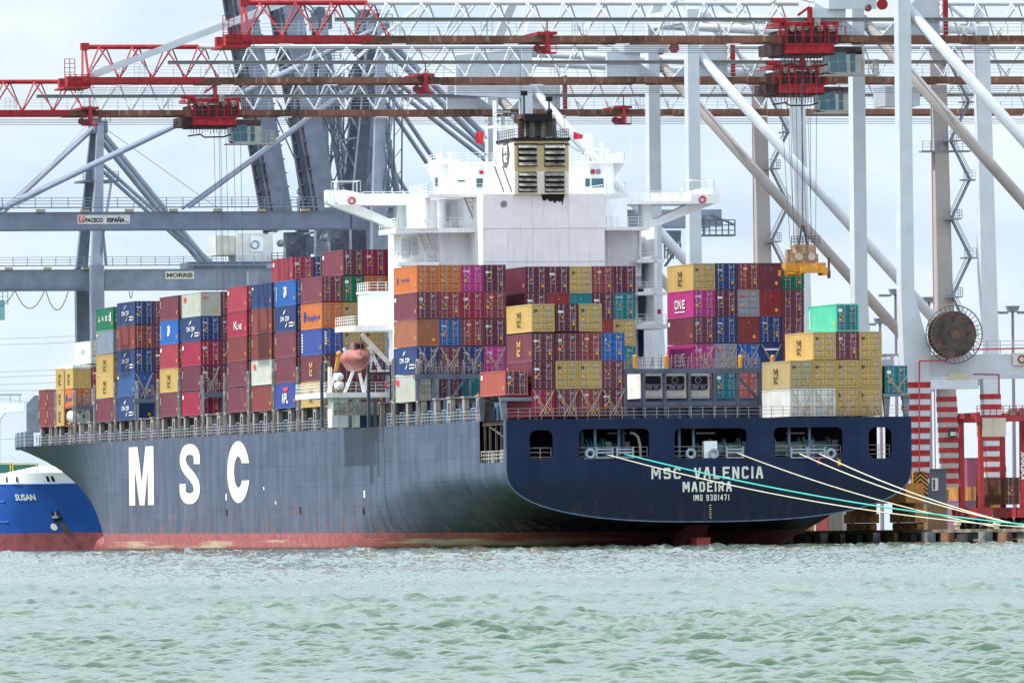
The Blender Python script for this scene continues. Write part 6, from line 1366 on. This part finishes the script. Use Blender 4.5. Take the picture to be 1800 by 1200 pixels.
m=MB(); c_=onhull(5.6,3.6); m.add([onhull(5.6+.5*math.cos(t*.45),3.3+.5*math.sin(t*.45)) for t in range(14)],[tuple(range(14))]); m.build('round_mark',MARK,su)
m=MB()
for s in(3.2,3.9,9.5,12): m.add([onhull(s,9.7,-1,.05),onhull(s+.4,9.7,-1,.05),onhull(s+.35,10.5,-1,.05),onhull(s-.0,10.5,-1,.05)],[(0,1,2,3)])
m.build('bulwark_opening',BLACK,su)
m=MB(); 
for za,zb2 in((9.4,9.4),(4.1,4.0),(7.0,7.0)): m.path([onhull(s,za,-1,.05) for s in((13,17,22,28,36,50) if za<9 else (0,3,6,10,14,18,22,28,36,50))],.1,5)
m.build('rubbing_bar',mat('bar_blue',(64,116,190)),su)
gx=PY(62,861,1475); 
for k,(u0,u1,v0,v1,lab) in enumerate(((-60,20,836,861,'green container lower left on the deck of the blue ship'),(20.5,66,836,861,'green container lower right on the deck of the blue ship'),(-60,20,814,835.6,'green container upper left on the deck of the blue ship'),(20.5,66,814,835.6,'green container upper right on the deck of the blue ship'))):
    a=PY(u0,v0,1475); b=PY(u1,v1,1475); o=bpy.data.objects.new('cargo_container',None); COL.objects.link(o); o.location=(a.x,1475,b.z); tag(o,lab,'container','green containers on the blue ship')
    m=MB(); W_=b.x-a.x; H_=a.z-b.z; m.box((0,0,0),(W_,2.4,H_)); m.build('body',mat('deep_green',(24,84,76),.6),o)
    m=MB()
    for x in(.05,W_-.2): m.box((x,-.08,.0),(x+.15,-.0,H_))
    m.box((.2,-.08,.05),(W_-.2,0,.2)); m.box((.2,-.08,H_-.2),(W_-.2,0,H_-.05)); m.build('frame',mat('frame_olive_yellow',(190,176,70)),o)
# white gantry at far left
a=PY(42,708,1500); b=PY(-90,726,1500); o=bpy.data.objects.new('white_gantry',None); COL.objects.link(o); o.location=(b.x,1500,1.4); tag(o,'white gantry with a rounded beam end at the left edge','gantry')
m=MB(); z1=a.z-1.4; z0=b.z-1.4; x1=a.x-b.x; m.add([(0,0,z0-.8),(x1-3.4,0,z0-.8),(x1-2.8,0,z0),(x1,0,z0+.1),(x1,0,z1),(0,0,z1),(0,3,z0-.8),(x1-3.4,3,z0-.8),(x1-2.8,3,z0),(x1,3,z0+.1),(x1,3,z1),(0,3,z1)],[(0,1,2,3,4,5),(11,10,9,8,7,6),(0,6,7,1),(1,7,8,2),(2,8,9,3),(3,9,10,4),(4,10,11,5)]); m.build('beam',WHITE,o)
m=MB(); m.box((x1-4.8,.5,-1),(x1-3.5,2.5,z0-.8)); m.build('column',WHITE,o)
m=MB(); m.box((0,0,z1+1.1),(x1-.3,.3,z1+1.35))
for x in(x1-.6,x1-2): m.beam((x,.1,z1),(x,.1,z1+1.2),.12)
m.build('handrail',mat('rail_grey',(160,165,170)),o)
# overhead power cables far away
ORDC=['first','second','third','fourth','fifth','sixth','seventh','eighth']
CB=mat('cable_grey',(120,130,145))
for k,(u0,v0,u1,v1,sg) in enumerate(((-60,596,560,540,4),(-60,606,560,552,4),(-60,655,700,575,5),(-60,663,700,590,5),(-60,676,430,625,4),(-60,684,430,640,5),(-60,690,420,700,6),(-60,770,420,720,5))):
    a=PY(u0,v0,2100);b=PY(u1,v1,2100); m=MB(a); pts=[]
    for j in range(17):
        t=j/16; p=a.lerp(b,t); p.z-=sg*4*t*(1-t)*.4; pts.append(p)
    m.path(pts,.045,4); o=m.build('power_cable',CB); o.location=a; tag(o,f'thin overhead power cable in the pale sky at left, {ORDC[k]} from the top','power cable','overhead power cables')
# sagging cable loops under the MORRIS crane boom
cm_=[o for o in bpy.data.objects if o.name.startswith('grey_quay_crane')][3]
m=MB((52,Lm,QZ)); Lq=Lm-4.4
m.beam(q2(-40,509,Lq),q2(148,508,Lq),.35)
for u0,u1,dv in((-30,25,26),(27,78,30),(81,120,33),(150,165,10),(233,227,12)):
    pts=[]
    for j in range(13): t=j/12; pts.append(q2(u0+(u1-u0)*t,512+dv*4*t*(1-t)+abs(u1-u0)*.0,Lq))
    m.path(pts,.07,4)
m.build('cable_loop',GREYDK,cm_)
m=MB((52,Lm,QZ)); a=q2(-14,520,Lq); b=q2(12,562,Lq); m.box((a[0],Lq,b[2]),(b[0]-.3,Lq+2,b[2]+3)); m.rail([(a[0],Lq,b[2]+2.2),(b[0]+.2,Lq,b[2]+2.2)],2,.8,.06); m.build('hanging_cab',mat('cab_glass_green',(120,170,175)),cm_)
# backreach trolley gear on the level grey crane, right of the bridge
m=MB((52,310,QZ)); a=q2(1168,405,306); b=q2(1196,455,306); m.box((a[0],306,a[2]-1.5),(b[0],314,a[2])); m.rail([(a[0],306,a[2]-3.2),(b[0],306,a[2]-3.2)],1.5,.5,.12)
for k in range(6): m.beam((a[0]+k*.45,306,a[2]),(a[0]+k*.4,306,b[2]),.15)
m.stair((a[0],306,b[2]-1),(b[0],306,a[2]-2),1,(0,1,0),.4); a=q2(1250,365,306); b=q2(1292,415,306); m.beam((a[0],306,a[2]-1),(b[0],306,b[2]+1.5),.25); m.box((a[0]-2,306,b[2]),(b[0],308,b[2]+.25)); m.rail([(a[0]-2,306,b[2]),(b[0],306,b[2])],2.2,.9,.08); m.beam((a[0]-1,306,b[2]),(a[0]-1,306,a[2]-1),.25)
cmg=[o for o in bpy.data.objects if o.name.startswith('grey_quay_crane')][0]; m.build('service_trolley',GREYDK,cmg)
# ================================================================== WATER
def water():
    rs=np.concatenate([np.linspace(8,84,14)[:-1],1/np.linspace(1/84,1/1250,1900),np.geomspace(1300,16000,14)])
    an=np.concatenate([np.linspace(-1.1,-.066,26)[:-1],np.linspace(-.066,.066,540),np.linspace(.066,1.1,26)[1:]])
    Rr,A=np.meshgrid(rs,an,indexing='ij'); X=Rr*np.sin(A); Y=Rr*np.cos(A); Zz=np.zeros_like(X)
    g=np.random.RandomState(4); dx=X.copy()*0
    amp=np.clip((1230-Rr)/150,0,1)
    for k in range(70):
        lam=.13*(8)**(g.rand()) ; th=g.normal(.2,.65); kx,ky=2*math.pi/lam*math.sin(th),2*math.pi/lam*math.cos(th)
        a=.0092*lam**.95; ph=g.rand()*6.28; arg=kx*X+ky*Y+ph
        lf=np.clip(lam/(Rr*.132/540*1.3),0,1)**2; Zz+=a*(np.sin(arg)+.25*np.sin(2*arg+1.2))*lf*amp
    w2=.55+.45*np.clip((Rr-100)/120,0,1)
    for k in range(45):
        lam=.32*(5)**(g.rand()); th=g.normal(.15,.75); arg=2*math.pi/lam*(math.sin(th)*X+math.cos(th)*Y)+g.rand()*6.28
        Zz+=.0070*lam**.85*(np.sin(arg)+.25*np.sin(2*arg+1.2))*w2*amp*np.clip(lam/(Rr*.132/540*1.3),0,1)
    w3=np.clip((Rr-420)/300,0,1)
    for k in range(40):
        lam=1.4*(3.5)**(g.rand()); th=g.normal(.1,.8); arg=2*math.pi/lam*(math.sin(th)*X+math.cos(th)*Y)+g.rand()*6.28
        Zz+=.0075*lam*(np.sin(arg)+.25*np.sin(2*arg+1.2))*w3*amp
    # gust patches modulate the chop
    gp=1+.16*np.sin(X*.31+Y*.041+1)+.14*np.sin(X*-.23+Y*.085+2)+.12*np.sin(X*.7+Y*.19); Zz*=gp*np.clip((Rr-55)/30,0,1)
    nr,na=X.shape; V=np.stack([X,Y,Zz],-1).reshape(-1,3).astype(np.float32)
    idx=np.arange(nr*na).reshape(nr,na); Fq=np.stack([idx[:-1,:-1],idx[:-1,1:],idx[1:,1:],idx[1:,:-1]],-1).reshape(-1,4)
    me=bpy.data.meshes.new('water'); me.vertices.add(len(V)); me.vertices.foreach_set('co',V.ravel()); me.loops.add(Fq.size); me.loops.foreach_set('vertex_index',Fq.ravel().astype(np.int32))
    me.polygons.add(len(Fq)); me.polygons.foreach_set('loop_start',np.arange(0,Fq.size,4,dtype=np.int32)); me.polygons.foreach_set('loop_total',np.full(len(Fq),4,dtype=np.int32)); me.polygons.foreach_set('use_smooth',np.ones(len(Fq),dtype=bool)); me.update(calc_edges=True); me.validate()
    m=bpy.data.materials.new('harbour_water'); m.use_nodes=True; n=m.node_tree; b=n.nodes['Principled BSDF']; N=n.nodes.new; K_=n.links.new
    t=N('ShaderNodeTexCoord')
    z=N('ShaderNodeTexNoise'); z.inputs['Scale'].default_value=.02; z.inputs['Detail'].default_value=4; K_(t.outputs['Object'],z.inputs['Vector'])
    r=N('ShaderNodeValToRGB'); r.color_ramp.elements[0].position=.35; r.color_ramp.elements[1].position=.65; r.color_ramp.elements[0].color=srgb(*WC0); r.color_ramp.elements[1].color=srgb(*WC1); K_(z.outputs['Fac'],r.inputs[0]); K_(r.outputs[0],b.inputs['Base Color'])
    b.inputs['Roughness'].default_value=.04; b.inputs['IOR'].default_value=1.33; b.inputs['Specular IOR Level'].default_value=.5
    mp=N('ShaderNodeMapping'); mp.inputs['Scale'].default_value=(1,.6,1); K_(t.outputs['Object'],mp.inputs[0])
    h=None
    for s_,w_ in((2.2,1.0),(6,.35),(.55,1.8)):
        q=N('ShaderNodeTexNoise'); q.inputs['Scale'].default_value=s_; q.inputs['Detail'].default_value=3; q.inputs['Roughness'].default_value=.6; K_(mp.outputs[0],q.inputs['Vector'])
        mm=N('ShaderNodeMath'); mm.operation='MULTIPLY_ADD'; K_(q.outputs['Fac'],mm.inputs[0]); mm.inputs[1].default_value=w_
        if h: K_(h,mm.inputs[2])
        else: mm.inputs[2].default_value=0
        h=mm.outputs[0]
    bp=N('ShaderNodeBump'); bp.inputs['Strength'].default_value=.7; bp.inputs['Distance'].default_value=.085; K_(h,bp.inputs['Height']); K_(bp.outputs[0],b.inputs['Normal'])
    me.materials.append(m); o=bpy.data.objects.new('water',me); COL.objects.link(o); tag(o,kind='structure')
WC0=(48,72,48); WC1=(70,94,68)
water()
